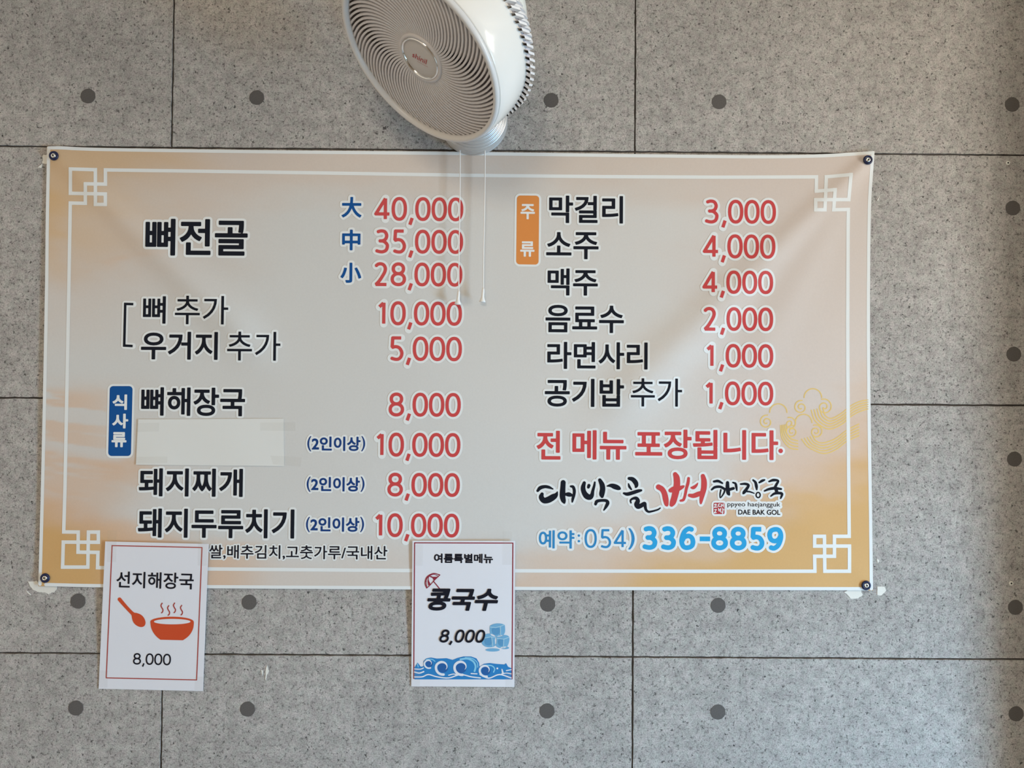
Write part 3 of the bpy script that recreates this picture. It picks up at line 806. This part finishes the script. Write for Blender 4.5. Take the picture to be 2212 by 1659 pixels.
brush(BRUSH_A, S7, BK); brush(BRUSH_R, S8, RD); brush(BRUSH_B, S8, BK, 4.4)
# red seal
a, b = Print(), Print()
sc_ = [(1541.5, 1086), (1565, 1086), (1565, 1110.5), (1541.5, 1110.5)]
a.poly(rbox(sc_, 3, 4.5), 0.014); b.poly(rbox(sc_, 3, 0), 0.014)
a.build('seal_outline', M['white_ink'], banner, banner_h, 0.0005); b.build('seal', M['stamp_ink'], banner, banner_h, 0.0008)
sl = Print()
SS = lambda q: W(1520 + q[0] / 11.64, 1060 + q[1] / 11.64)
for l in ([(270, 345), (315, 335), (320, 375)], [(290, 365), (285, 415)], [(258, 420), (345, 410)],
          [(270, 480), (320, 470), (295, 520), (260, 560)], [(262, 560), (320, 550)],
          [(370, 340), (415, 330)], [(370, 340), (368, 390), (425, 395)], [(450, 335), (448, 410)], [(450, 370), (490, 365)], [(492, 325), (498, 400)],
          [(375, 440), (380, 505), (425, 515), (432, 440)], [(378, 475), (428, 475)], [(480, 440), (482, 515)], [(482, 475), (512, 480)], [(430, 540), (485, 535), (468, 590)]):
    sl.stroke([SS(q) for q in l], 1.7 * MPP)
sl.build('seal_lettering', M['white_ink'], banner, banner_h, 0.0010)
kt('ppyeo haejangguk', (1571.6, 1084.5, 1685.5, 1097), 0.05, M['dark_ink'], 4.6); kt('DAE BAK GOL', (1594.7, 1101, 1685.5, 1112), 0.32, M['dark_ink'], 4.6)
kt('예약', (1164, 1145.5, 1241, 1184.8), 0.75, M['sky2_ink'], 5.0)
dt, do = Print(), Print()
for yy in (1157, 1169):
    dt.disc(W(1250.5, yy), 2.6 * MPP, 16); do.disc(W(1250.5, yy), 7.4 * MPP, 18)
do.build('colon_outline', M['white_ink'], banner, banner_h, 0.0005); dt.build('colon', M['sky2_ink'], banner, banner_h, 0.0008)
set_digits('054', (1263, 1143, 1354.5, 1184), 4.8, 5.0, M['sky2_ink'], banner, banner_h, name='phone_number', adv=.84, wk=1.06)
kt(')', (1357.5, 1141, 1371, 1187), 0.9, M['sky2_ink'], 5.0)
set_digits('336-8859', (1386.6, 1137.5, 1692.3, 1188.5), 10.0, 5.0, M['sky_ink'], banner, banner_h, name='phone_number', adv=.78, wk=1.09)

# ------------------------------------------------------------------ sheets of paper taped on
def sheet(name, corners, m, hf, label, cat, lift=0.0):
    TL, TR, BR_, BL_ = [np.array(W(*p)) for p in corners]
    n, k = 24, 30
    v, f = [], []
    for j in range(k + 1):
        for i in range(n + 1):
            u, t = i / n, j / k
            q = (1 - t) * ((1 - u) * TL + u * TR) + t * ((1 - u) * BL_ + u * BR_)
            v.append((q[0], q[1]))
    V = np.array(v); Y = hf(V[:, 0], V[:, 1])
    for j in range(k):
        for i in range(n):
            a = j * (n + 1) + i
            f.append((a, a + n + 1, a + n + 2, a + 1))
    vv_ = raised(V[:, 0], V[:, 1], Y)
    rim_ = [i for i in range(n + 1)] + [j * (n + 1) + n for j in range(1, k + 1)] + [k * (n + 1) + i for i in range(n - 1, -1, -1)] + [j * (n + 1) for j in range(k - 1, 0, -1)]
    b0 = len(vv_); L = len(rim_); bk = np.concatenate([vv_[rim_], vv_[rim_] + (0, 0.00035, 0)])
    f += [(b0 + i, b0 + (i + 1) % L, b0 + L + (i + 1) % L, b0 + L + i) for i in range(L)]
    me = mesh(name, np.concatenate([vv_, bk]), f, True)
    return tag(link(name, me, m), label, cat)

def tape(parent, corners, hf, lift=0.0006):
    t = Print(); t.poly([W(*p) for p in corners][::-1], 0.014)
    return t.build('tape', M['tape'], parent, hf, lift)

strip_c = [(298.6, 905.9), (612.7, 904), (614, 1007), (293.6, 1004)]
strip_h = lambda X, Z: banner_h(X, Z) + 0.0016 + 0.0004 * np.sin(X * 31 + Z * 17)
strip = sheet('paper_strip', strip_c, M['cream_paper'], strip_h, 'blank cream paper strip taped over one dish name on the banner', 'paper strip')
for q in ([(296, 914), (344, 913), (343, 932), (295, 933)], [(562, 913), (638, 912), (638, 931), (562, 930)], [(294, 987), (362, 986), (361, 1000), (294, 1001)], [(584, 984), (652, 988), (649, 1008), (590, 1003)]):
    tape(strip, q, strip_h)

def poster_h(zt, zb, ht, hb, ph):
    def hf(X, Z):
        X = np.asarray(X, float); Z = np.asarray(Z, float)
        t = np.clip((Z - zb) / (zt - zb), -0.3, 1.3)
        return hb + (ht - hb) * t * t * (3 - 2 * np.clip(t, 0, 1)) + 0.0005 * np.sin(X * 19 + ph) + 0.0003 * np.sin(Z * 25 + X * 9 + ph)
    return hf
zt, zb = W(300, 1170)[1], W(300, 1490)[1]
ph1 = poster_h(zt, zb, 0.0098, 0.0022, 0.3); ph2 = poster_h(zt, zb, 0.0098, 0.0022, 2.0)

P1 = sheet('menu_poster', [(227.4, 1169.5), (450.7, 1175.2), (438.5, 1493), (213, 1487.8)], M['paper'], ph1, 'white paper poster with orange soup bowl and spoon, taped to banner edge', 'poster')
ROT1 = 0.0175
bd = Print(); bd.mitre([W(*p) for p in ((242.2, 1178.6), (436.4, 1182.8), (424.8, 1468.8), (229.5, 1464.3))], 2.1 * MPP, True)
bd.build('border_line', M['border_ink'], P1, ph1, 0.0004)
set_text('선지해장국', (251.5, 1236, 418.5, 1271.5), 0.55, 0, M['dark_ink'], P1, ph1, 0.0004, rot=ROT1)
set_digits('8,000', (287.2, 1411.5, 369.5, 1436.5), 3.2, 0, M['dark_ink'], P1, ph1, 0.0004, rot=ROT1, ws=1)
Z1 = lambda q: W(200 + q[0] / 4.738, 1160 + q[1] / 4.738)
sp_ = Print()
q = smooth_curve([(276, 638, 38), (320, 690, 36), (370, 745, 34), (415, 790, 40), (445, 820, 84), (470, 848, 112), (495, 875, 92), (518, 898, 34)], 6)
sp_.stroke([Z1(p) for p in q], [p[2] / 4.738 * MPP for p in q], step=0.02)
sp_.build('spoon_print', M['rust_ink'], P1, ph1, 0.0004)
st = Print()
for ox, oy in ((706, 678), (774, 703), (834, 676), (906, 700)):
    st.stroke([Z1((ox + x, oy + y)) for x, y in smooth_curve([(6, 0), (-6, 22), (2, 45), (14, 66), (10, 88), (0, 98)], 5)], 2.4 * MPP, step=0.02)
st.build('steam_print', M['border_ink'], P1, ph1, 0.0004)
bw = Print()
body = [(591, 868)] + ell(813, 866, 222, 50, 24, 2, 180, 360)[1:-1] + [(1036, 872)] + [tuple(p) for p in smooth_curve([(1036, 888), (1029, 935), (1006, 985), (970, 1026), (926, 1056), (922, 1057), (699, 1052), (694, 1051), (655, 1020), (622, 978), (600, 930), (593, 888)], 5)]
bw.poly([Z1(p) for p in body][::-1]); bw.build('bowl_print', M['rust_ink'], P1, ph1, 0.0004)
bi = Print(); bi.poly([Z1(p) for p in ell(815, 866, 188, 28, 30)[:-1]][::-1]); bi.build('bowl_opening_print', M['paper'], P1, ph1, 0.0007)
for q in ([(232, 1146), (252, 1146), (251, 1214), (231, 1214)], [(428, 1170), (449, 1170), (447, 1222), (427, 1222)], [(215, 1448), (233, 1449), (232, 1485), (214, 1485)], [(421, 1462), (439, 1462), (438, 1492), (420, 1491)]):
    tape(P1, q, ph1)

P2 = sheet('menu_poster', [(891, 1168), (1113, 1168.6), (1111.2, 1484), (888.4, 1482.8)], M['paper'], ph2, 'white paper poster with blue waves and ice cubes, taped to banner edge', 'poster')
bd = Print(); bd.mitre([W(*p) for p in ((893.7, 1466.6), (895.7, 1172.6), (1108, 1173.2), (1106, 1467.6))], 2.2 * MPP)
bd.build('border_line', M['wine_ink'], P2, ph2, 0.0003)
set_text('여름특별메뉴', (937.5, 1196, 1065, 1216.5), 0.75, 0, M['dark_ink'], P2, ph2, 0.0004)
set_text('콩국수', (923, 1271.5, 1076, 1319.5), 1.9, 0, M['dark_ink'], P2, ph2, 0.0009, slant=0.22)
Z2 = lambda q: W(870 + q[0] / 4.738, 1150 + q[1] / 4.738)
um = Print()
for l, wd in (([(245, 570), (229, 522), (240, 470), (268, 440), (320, 421), (380, 435)], 2.0), ([(380, 437), (345, 470), (315, 500), (280, 540), (246, 570)], 1.6),
              ([(265, 448), (300, 455), (322, 492)], 1.5), ([(265, 448), (262, 500), (282, 538)], 1.5), ([(268, 446), (320, 430), (365, 450)], 1.2), ([(265, 448), (242, 490), (246, 560)], 1.2)):
    um.stroke([Z2(p) for p in smooth_curve(l, 4)], wd * MPP, step=0.02)
um.stroke([Z2((313, 498)), Z2((382, 582))], 2.0 * MPP)
um.poly([Z2(p) for p in ((268, 450), (300, 455), (340, 455), (360, 455), (322, 495), (310, 470))][::-1])
um.poly([Z2(p) for p in ((262, 455), (255, 500), (262, 545), (285, 530), (268, 495))][::-1])
um.build('parasol_print', M['wine_ink'], P2, ph2, 0.0006)
set_digits('8,000', (950, 1360, 1048, 1388.5), 4.6, 0, M['dark_ink'], P2, ph2, 0.0012, slant=0.22)
ic, icd, icl = Print(), Print(), Print()
cubes = ([(890, 975), (905, 948), (965, 931), (1035, 942), (1047, 975), (1043, 1032), (1000, 1066), (905, 1055)],
         [(810, 1110), (840, 1050), (890, 1035), (955, 1068), (948, 1160), (870, 1176), (818, 1150)],
         [(950, 1075), (1040, 1050), (1090, 1072), (1080, 1148), (1040, 1186), (958, 1168)])
for i, cpoly in enumerate(cubes[::-1]):
    ic.poly([Z2(p) for p in [tuple(x) for x in smooth_curve(cpoly, 3, True)]][::-1])
ic.poly([Z2(p) for p in ell(920, 1203, 74, 17, 20)[:-1]][::-1]); ic.poly([Z2(p) for p in ell(1045, 1182, 44, 14, 20)[:-1]][::-1])
ic.build('ice_cube_print', M['ice_ink'], P2, ph2, 0.0004)
for cpoly in ([(915, 985), (985, 975), (985, 1040), (930, 1045)], [(840, 1090), (905, 1075), (905, 1150), (850, 1150)], [(980, 1100), (1030, 1085), (1025, 1160), (985, 1155)]):
    icd.poly([Z2(p) for p in [tuple(x) for x in smooth_curve(cpoly, 3, True)]][::-1])
icd.build('ice_shade_print', M['ice_dark'], P2, ph2, 0.0006)
for l in ([(893, 968), (950, 975), (1000, 962), (1040, 945)], [(1000, 965), (1003, 1060)], [(820, 1085), (900, 1070), (945, 1075)], [(910, 1072), (922, 1168)], [(965, 1085), (1035, 1092), (1085, 1075)], [(1035, 1095), (1030, 1180)]):
    icl.stroke([Z2(p) for p in l], 1.5 * MPP, step=0.02)
icl.build('ice_highlight_print', M['ice_light'], P2, ph2, 0.0007)
se = Print()
crest = [(120, 1505), (120, 1385), (135, 1360), (152, 1332), (185, 1375), (212, 1370), (212, 1320), (240, 1290), (290, 1281), (350, 1292), (400, 1290), (450, 1288), (510, 1305), (560, 1285), (620, 1270), (700, 1270), (755, 1290), (782, 1335),
         (785, 1375), (830, 1345), (890, 1337), (950, 1345), (1040, 1352), (1058, 1338), (1078, 1375), (1112, 1390), (1114, 1505)]
se.poly([Z2(p) for p in crest][::-1]); se.build('wave_print', M['sea_ink'], P2, ph2, 0.0004)
for cx, cy_, r in ((272, 1345, 36), (412, 1385, 54), (598, 1390, 54), (852, 1418, 46)):
    sd = Print(); sd.poly([Z2(p) for p in ell(cx, cy_, r, r * .95, 20)[:-1]][::-1])
    sd.build('wave_core_print', M['sea_dark'], P2, ph2, 0.0005)
sw = Print()
for cx, cy_, R0, a0, a1 in ((268, 1345, 46, 30, -290), (412, 1385, 72, 35, -275), (605, 1385, 75, 35, -275), (850, 1415, 62, 35, -280)):
    pts_, wds = [], []
    for k in range(31):
        t = k / 30; a = math.radians(a0 + (a1 - a0) * t); R = R0 * (0.45 + 0.55 * min(1, t * 1.6))
        pts_.append(Z2((cx + R * math.cos(a), cy_ + R * .98 * math.sin(a)))); wds.append((0.5 + 4.6 * min(1, t * 2.2)) * MPP * R0 / 72)
    sw.stroke(pts_, wds, step=0.02)
for l, wd in (([(120, 1480), (200, 1478), (262, 1455), (350, 1478), (470, 1490), (590, 1455), (700, 1478), (795, 1490)], 2.6), ([(120, 1430), (170, 1440), (215, 1425)], 2.8), ([(120, 1398), (180, 1400), (212, 1388)], 2.2),
              ([(790, 1455), (880, 1492), (990, 1455), (1110, 1490)], 2.6), ([(1030, 1440), (1015, 1400), (1020, 1450)], 1.8), ([(1060, 1415), (1110, 1405)], 2.2), ([(1010, 1450), (1060, 1440), (1110, 1448)], 2.0),
              ([(470, 1462), (520, 1450), (560, 1462)], 2.2), ([(700, 1445), (760, 1448)], 2.4)):
    sw.stroke([Z2(p) for p in smooth_curve(l, 5)], wd * MPP, step=0.02)
sw.disc(Z2((968, 1392)), 2 * MPP, 12)
sw.build('foam_print', M['paper'], P2, ph2, 0.0007)
sg = Print()
for l, wd in (([(590, 1300), (660, 1292), (720, 1320), (745, 1370), (735, 1420)], 4.0), ([(640, 1282), (710, 1290), (760, 1330), (768, 1380)], 2.0), ([(850, 1360), (910, 1365), (940, 1395), (930, 1430)], 2.6), ([(240, 1300), (300, 1300), (330, 1320)], 2.0), ([(150, 1345), (158, 1378)], 2.0)):
    sg.stroke([Z2(p) for p in smooth_curve(l, 5)], wd * MPP, step=0.02)
sg.build('wave_highlight_print', M['sea_light'], P2, ph2, 0.0006)
for q in ([(1086, 1148), (1105, 1148), (1106, 1220), (1085, 1220)], [(896, 1176), (914, 1176), (913, 1222), (895, 1222)], [(890, 1446), (908, 1446), (907, 1482), (889, 1482)], [(1092, 1452), (1110, 1452), (1110, 1484), (1092, 1484)]):
    tape(P2, q, ph2, 0.0014)

# ------------------------------------------------------------------ screws that hold the banner
def to_wall(o, x, z, y):
    o.location = (x, y, z); o.rotation_euler = (math.pi / 2, 0, 0)      # local Z points out of the wall
cup = lathe('washer', [(0.0040, 0.0005), (0.0092, 0.0), (0.0098, 0.0012), (0.0092, 0.0030), (0.0074, 0.0040), (0.0058, 0.0034), (0.0050, 0.0022), (0.0, 0.0022)], 32)
cup.materials.append(M['navy_plastic'])
head = lathe('screw_head', [(0.0052, 0.0022), (0.0052, 0.0030), (0.0043, 0.0041), (0.0022, 0.0046), (0.0020, 0.0036), (0.0, 0.0034)], 24)
head.materials.append(M['steel'])
rec = mesh('cross_recess', [(-.0016, -.0006, .0047), (.0016, -.0006, .0047), (.0016, .0006, .0047), (-.0016, .0006, .0047), (-.0006, -.0016, .0048), (.0006, -.0016, .0048), (.0006, .0016, .0048), (-.0006, .0016, .0048)], [(0, 1, 2, 3), (4, 5, 6, 7)])
rec.materials.append(M['black'])
for k, (x, y) in enumerate(((119, 338), (1871, 348), (99, 1248), (1870, 1264))):
    X, Z = W(x, y, 0.0045)
    e = link('banner_screw', None)
    to_wall(e, X, Z, -float(banner_h(np.array([X]), np.array([Z]))[0]) - 0.0004)
    e.rotation_euler[1] = 0.0
    tag(e, 'navy cup washer and steel screw pinning the ' + ('upper banner corner printed in amber', 'upper banner corner printed in pale rose',
        'lower banner corner beside the soup bowl poster', 'lower banner corner below the blue phone number')[k], 'screw', 'screws at the banner corners')
    link('washer', cup, None, e); h_ = link('screw_head', head, None, e); link('cross_recess', rec, None, h_)

anch = lathe('anchor_collar', [(0.0018, 0.0012), (0.0024, 0.0016), (0.0042, 0.0012), (0.0046, 0.0)], 20); anch.materials.append(M['ivory'])
ahole = lathe('anchor_hole', [(0.0019, 0.0011), (0.0, 0.0011)], 14); ahole.materials.append(M['black'])
for x, y, lb in ((2177, 352, 'small pale wall plug in concrete just under a horizontal panel joint'), (2184, 1260, 'small pale wall plug in concrete above a dark tie hole')):
    X, Z = W(x, y); e = link('wall_plug', None); to_wall(e, X, Z, -0.0002)
    tag(e, lb, 'wall plug'); link('collar', anch, None, e); link('plug_hole', ahole, None, e)

# ------------------------------------------------------------------ wall fan
fan = link('wall_fan', None); fan.location = (-0.077, 0.0, 2.138)
tag(fan, 'white wall fan tilted downwards above the banner, with two pull cords', 'fan')
bpy.context.view_layer.update()
FP = Vector((-0.1547, -0.33, CAM_Z - 1.55 + 2.1123)); FA = Vector((-0.5571, -0.3727, -0.7423)).normalized()
FR = 0.1600
fy = (Vector((0, 0, 1)) - FA * FA.z).normalized(); fx = fy.cross(FA)
HM = Matrix(((fx.x, fy.x, FA.x, FP.x), (fx.y, fy.y, FA.y, FP.y), (fx.z, fy.z, FA.z, FP.z), (0, 0, 0, 1)))
FANI = fan.matrix_world.inverted()
def fpart(name, me, m, parent=None, extra=None):
    o = link(name, me, m, fan if parent is None else parent)
    if parent is None: o.matrix_local = FANI @ (HM if extra is None else HM @ extra)
    elif extra is not None: o.matrix_local = extra
    return o
# front ring with the grille
ring_ = lathe('front_grille', [(0.1495, -0.014), (0.1500, -0.004), (0.1520, 0.0008), (0.1560, 0.0016), (0.1590, 0.0002), (FR + .0002, -0.0035), (0.1592, -0.0075), (0.1530, -0.014)], 128, True)
grille = fpart('front_grille', ring_, M['fan_ring'])
def rib(name, prof, sweep, pw, th, depth, flip=1.0, n=12):
    """curved vane: prof(t) -> (r, z); rectangular section th x depth"""
    v, f = [], []
    for k in range(n + 1):
        t = k / n; r, z = prof(t); a = sweep * t ** pw
        r2, z2 = prof(min(1, t + .02)); r1, z1 = prof(max(0, t - .02)); a2, a1 = sweep * min(1, t + .02) ** pw, sweep * max(0, t - .02) ** pw
        d = Vector((r2 * math.cos(a2) - r1 * math.cos(a1), r2 * math.sin(a2) - r1 * math.sin(a1), 0))
        d = d.normalized() if d.length > 1e-9 else Vector((1, 0, 0))
        nrm = Vector((-d.y, d.x, 0)); c_ = Vector((r * math.cos(a), r * math.sin(a), z))
        for sx_, sz in ((-1, 0), (1, 0), (1, -1), (-1, -1)):
            tk = th * (1.0 if sz == 0 else 0.7)
            v.append(c_ + nrm * (sx_ * tk / 2) + Vector((0, 0, sz * depth)))
    for k in range(n):
        b = 4 * k
        for i in range(4):
            f.append((b + i, b + (i + 1) % 4, b + 4 + (i + 1) % 4, b + 4 + i))
    f += [(3, 2, 1, 0), (4 * n, 4 * n + 1, 4 * n + 2, 4 * n + 3)]
    return mesh(name, v, f)
NR = 76
frib = rib('grille_rib', lambda t: (0.0405 + 0.1100 * t, -0.0075 + 0.0030 * math.sin(math.pi * t)), math.radians(47), 1.35, 0.0034, 0.0130, n=14)
frib.materials.append(M['fan_grey'])
for k in range(NR):
    o = link('grille_rib', frib, None, grille); o.rotation_euler = (0, 0, 2 * math.pi * k / NR)
hub = fpart('hub_cap', lathe('hub_cap', [(0.0375, -0.0060), (0.0385, -0.0042), (0.0425, -0.0042), (0.0440, -0.0060), (0.0440, -0.018)], 72), M['fan_grey'])
ch = fpart('chrome_ring', lathe('chrome_ring', [(0.0338, -0.0062), (0.0345, -0.0038), (0.0362, -0.0028), (0.0378, -0.0040), (0.0383, -0.0065)], 96), M['chrome'])
badge = fpart('badge', lathe('badge', [(0.0350, -0.0066), (0.0335, -0.0058), (0.018, -0.0052), (0.0, -0.0050)], 64), M['fan_badge'])
# red maker's lettering on the badge
def flat_text(text, width, cx, cy_, rot, slant, bold, z):
    bm = glyphs(text, 3)
    for v in bm.verts: v.co.x += slant * v.co.y
    xs = [v.co.x for v in bm.verts]; ys = [v.co.y for v in bm.verts]; s = width / (max(xs) - min(xs))
    mxx, mxy = (max(xs) + min(xs)) / 2, (max(ys) + min(ys)) / 2
    for v in bm.verts:
        x, y = (v.co.x - mxx) * s, (v.co.y - mxy) * s * 1.05
        v.co = (cx + x * math.cos(rot) - y * math.sin(rot), cy_ + x * math.sin(rot) + y * math.cos(rot), z)
    me = bpy.data.meshes.new('lettering'); bm.to_mesh(me); bm.free(); return me
lt = fpart('lettering', flat_text('shinil', 0.031, 0.001, 0.001, math.radians(-52), 0.25, 0, -0.0045), M['stamp_ink'], badge, Matrix.Identity(4))
fpart('underline', mesh('underline', [(-.006, -.0080, -.0046), (.0165, -.0078, -.0046), (.0165, -.0074, -.0046), (-.006, -.0076, -.0046)], [(0, 1, 2, 3)]), M['stamp_ink'], badge, Matrix.Rotation(math.radians(-52), 4, 'Z'))
# white drum
shell = lathe('body_shell', [(0.1575, -0.0068), (0.1602, -0.0070), (0.1612, -0.0090), (0.1630, -0.022), (0.1642, -0.045), (0.1634, -0.068), (0.1606, -0.084), (0.1590, -0.0868), (0.1570, -0.085), (0.1570, -0.060), (0.1575, -0.030), (0.1565, -0.012)], 160, True)
fpart('body_shell', shell, M['fan_white'])
# blades and motor inside
def blade_mesh():
    v, f = [], []; n, m_ = 8, 8
    for i in range(n + 1):
        r = 0.030 + 0.118 * i / n
        for j in range(m_ + 1):
            t = j / m_; a = math.radians(-32 + 66 * t + 16 * (i / n) ** 2); z = -0.046 + 0.030 * (t - .5) - 0.006 * math.sin(math.pi * t)
            v.append((r * math.cos(a), r * math.sin(a), z))
    for i in range(n):
        for j in range(m_):
            b = i * (m_ + 1) + j; f.append((b, b + m_ + 1, b + m_ + 2, b + 1))
    return mesh('blade', v, f, True)
bl_me = blade_mesh(); bl_me.materials.append(M['blade'])
rotor = fpart('rotor_hub', lathe('rotor_hub', [(0.0, -0.034), (0.026, -0.036), (0.034, -0.044), (0.034, -0.086), (0.0, -0.088)], 40), M['motor'])
for k in range(5):
    o = link('blade', bl_me, None, rotor); o.rotation_euler = (0, 0, 2 * math.pi * k / 5)
# rear grille
def rprof(t):
    pts_ = [(0.1580, -0.080), (0.1585, -0.096), (0.1550, -0.112), (0.1450, -0.126), (0.1250, -0.138), (0.095, -0.146), (0.060, -0.149)]
    x = t * (len(pts_) - 1); i = min(int(x), len(pts_) - 2); u = x - i
    return pts_[i][0] * (1 - u) + pts_[i + 1][0] * u, pts_[i][1] * (1 - u) + pts_[i + 1][1] * u
def rear_rib():
    v, f = [], []; n = 14
    for k in range(n + 1):
        t = k / n; r, z = rprof(t); a = math.radians(-30) * t
        rp, zp = rprof(min(1, t + .01)); rm, zm = rprof(max(0, t - .01)); tn = Vector((rp - rm, zp - zm)).normalized()
        nr_, nz_ = -tn.y, tn.x
        if nz_ > 0: nr_, nz_ = -nr_, -nz_
        for s_, dp in ((-1, 0.0), (1, 0.0), (1, -0.012), (-1, -0.012)):
            rr, zz = r + nr_ * dp, z + nz_ * dp; th = 0.0024
            v.append((rr * math.cos(a) - s_ * th * math.sin(a), rr * math.sin(a) + s_ * th * math.cos(a), zz))
    for k in range(n):
        b = 4 * k
        for i in range(4): f.append((b + i, b + (i + 1) % 4, b + 4 + (i + 1) % 4, b + 4 + i))
    return mesh('rear_rib', v, f)
rr_me = rear_rib(); rr_me.materials.append(M['fan_rear'])
rear = fpart('rear_grille', lathe('rear_grille', [(0.062, -0.150), (0.062, -0.158), (0.0, -0.160), (0.0, -0.148)], 48), M['fan_white'])
M['gap_brightener'] = mat('gap_brightening_mauve', (0.68, 0.63, 0.64, 1), 0.5)  # pale mauve chosen to brighten the dark gaps between the rear vanes
fpart('added_gap_liner', lathe('added_gap_liner', [(0.1572, -0.082), (0.1545, -0.096), (0.1490, -0.111), (0.1370, -0.124), (0.1180, -0.133), (0.0900, -0.140), (0.0610, -0.144)], 96), M['gap_brightener'], rear, Matrix.Identity(4))  # added solid cone, absent on a real fan, to lighten the gaps
for r_, z_ in ((0.1290, -0.1285), (0.1000, -0.1380)):
    th = 0.0013
    fpart('rear_hoop', lathe('rear_hoop', [(r_ - th, z_), (r_, z_ + th), (r_ + th, z_), (r_, z_ - th)], 80, True), M['fan_grey'], rear, Matrix.Identity(4))
for k in range(84):
    o = link('rear_rib', rr_me, None, rear); o.rotation_euler = (0, 0, 2 * math.pi * k / 84)
# motor cover, neck and wall mount
fpart('motor_cover', lathe('motor_cover', [(0.0, -0.150), (0.070, -0.154), (0.088, -0.162), (0.092, -0.176), (0.086, -0.196), (0.066, -0.214), (0.030, -0.222), (0.0, -0.223)], 64), M['ivory'])
MX, MZ = -0.077, 2.138
rp_ = [(0.0, 0.0005), (0.0690, 0.0005), (0.0700, 0.004), (0.0700, 0.012)]
zz, r = 0.012, 0.0700
for k in range(9):
    rp_ += [(r - 0.0030, zz), (r, zz + 0.0012), (r, zz + 0.0048), (r - 0.0030, zz + 0.0062)]; zz += 0.0070; r -= 0.0002 if k < 3 else 0.0040
rp_ += [(r - 0.006, zz + 0.004), (0.0, zz + 0.006)]
mount = link('ribbed_wall_mount', lathe('ribbed_wall_mount', rp_, 72), M['silver'], fan)
mount.matrix_local = FANI @ Matrix.Translation((MX, 0, MZ)) @ Matrix.Rotation(math.pi / 2, 4, 'X')
npth = smooth_curve([(MX, -0.060, MZ), (MX + .004, -0.100, MZ + .055), (MX + .018, -0.150, MZ + .115), (MX + .034, -0.205, MZ + .150), tuple(HM @ Vector((0, 0, -0.200)))], 6)
v, f = [], []
for i, q in enumerate(npth):
    d = Vector(npth[min(i + 1, len(npth) - 1)] - npth[max(i - 1, 0)]).normalized(); u1 = d.cross(Vector((1, 0, 0))).normalized(); u2 = d.cross(u1)
    for k in range(20):
        a = 2 * math.pi * k / 20; v.append(Vector(q) + 0.030 * (u1 * math.cos(a) + u2 * math.sin(a)))
    if i: f += [(20 * (i - 1) + k, 20 * (i - 1) + (k + 1) % 20, 20 * i + (k + 1) % 20, 20 * i + k) for k in range(20)]
o = link('neck', mesh('neck', v, f, True), M['ivory'], fan); o.matrix_local = FANI
# pull cords
kn = lathe('cord_knob', [(0.0, 0.0), (0.0018, 0.0), (0.0026, -0.004), (0.0032, -0.018), (0.0042, -0.022), (0.0062, -0.0268), (0.0066, -0.0284), (0.0050, -0.0292), (0.0, -0.0290)], 24)
kn.materials.append(M['cord'])
off = 0.0220
for (xt, xb, yb, zt_) in ((993.5, 991, 627, MZ - 0.056), (1047.5, 1044, 622, MZ - 0.056)):
    X0, _ = W(xt, 335, off); X1, Z1_ = W(xb, yb, off)
    pts_ = [(X0, -off, zt_)] + [(X0 + (X1 - X0) * t + 0.0006 * math.sin(5 * t), -off, zt_ + (Z1_ - zt_) * t) for t in (0.25, 0.5, 0.75)] + [(X1, -off, Z1_ - 0.002)]
    pp = smooth_curve(pts_, 5); v, f = [], []
    for i, q in enumerate(pp):
        for k in range(8):
            a = math.pi * k / 4; v.append((q[0] + 0.00115 * math.cos(a), q[1] + 0.00115 * math.sin(a), q[2]))
        if i:
            for k in range(8): f.append((8 * (i - 1) + k, 8 * (i - 1) + (k + 1) % 8, 8 * i + (k + 1) % 8, 8 * i + k))
    c_ = link('pull_cord', mesh('pull_cord', v, f, True), M['cord'], fan); c_.matrix_local = FANI
    k_ = link('cord_knob', kn, None, c_); k_.location = (X1, -off, Z1_); k_.rotation_euler = (0, math.radians(4), 0)
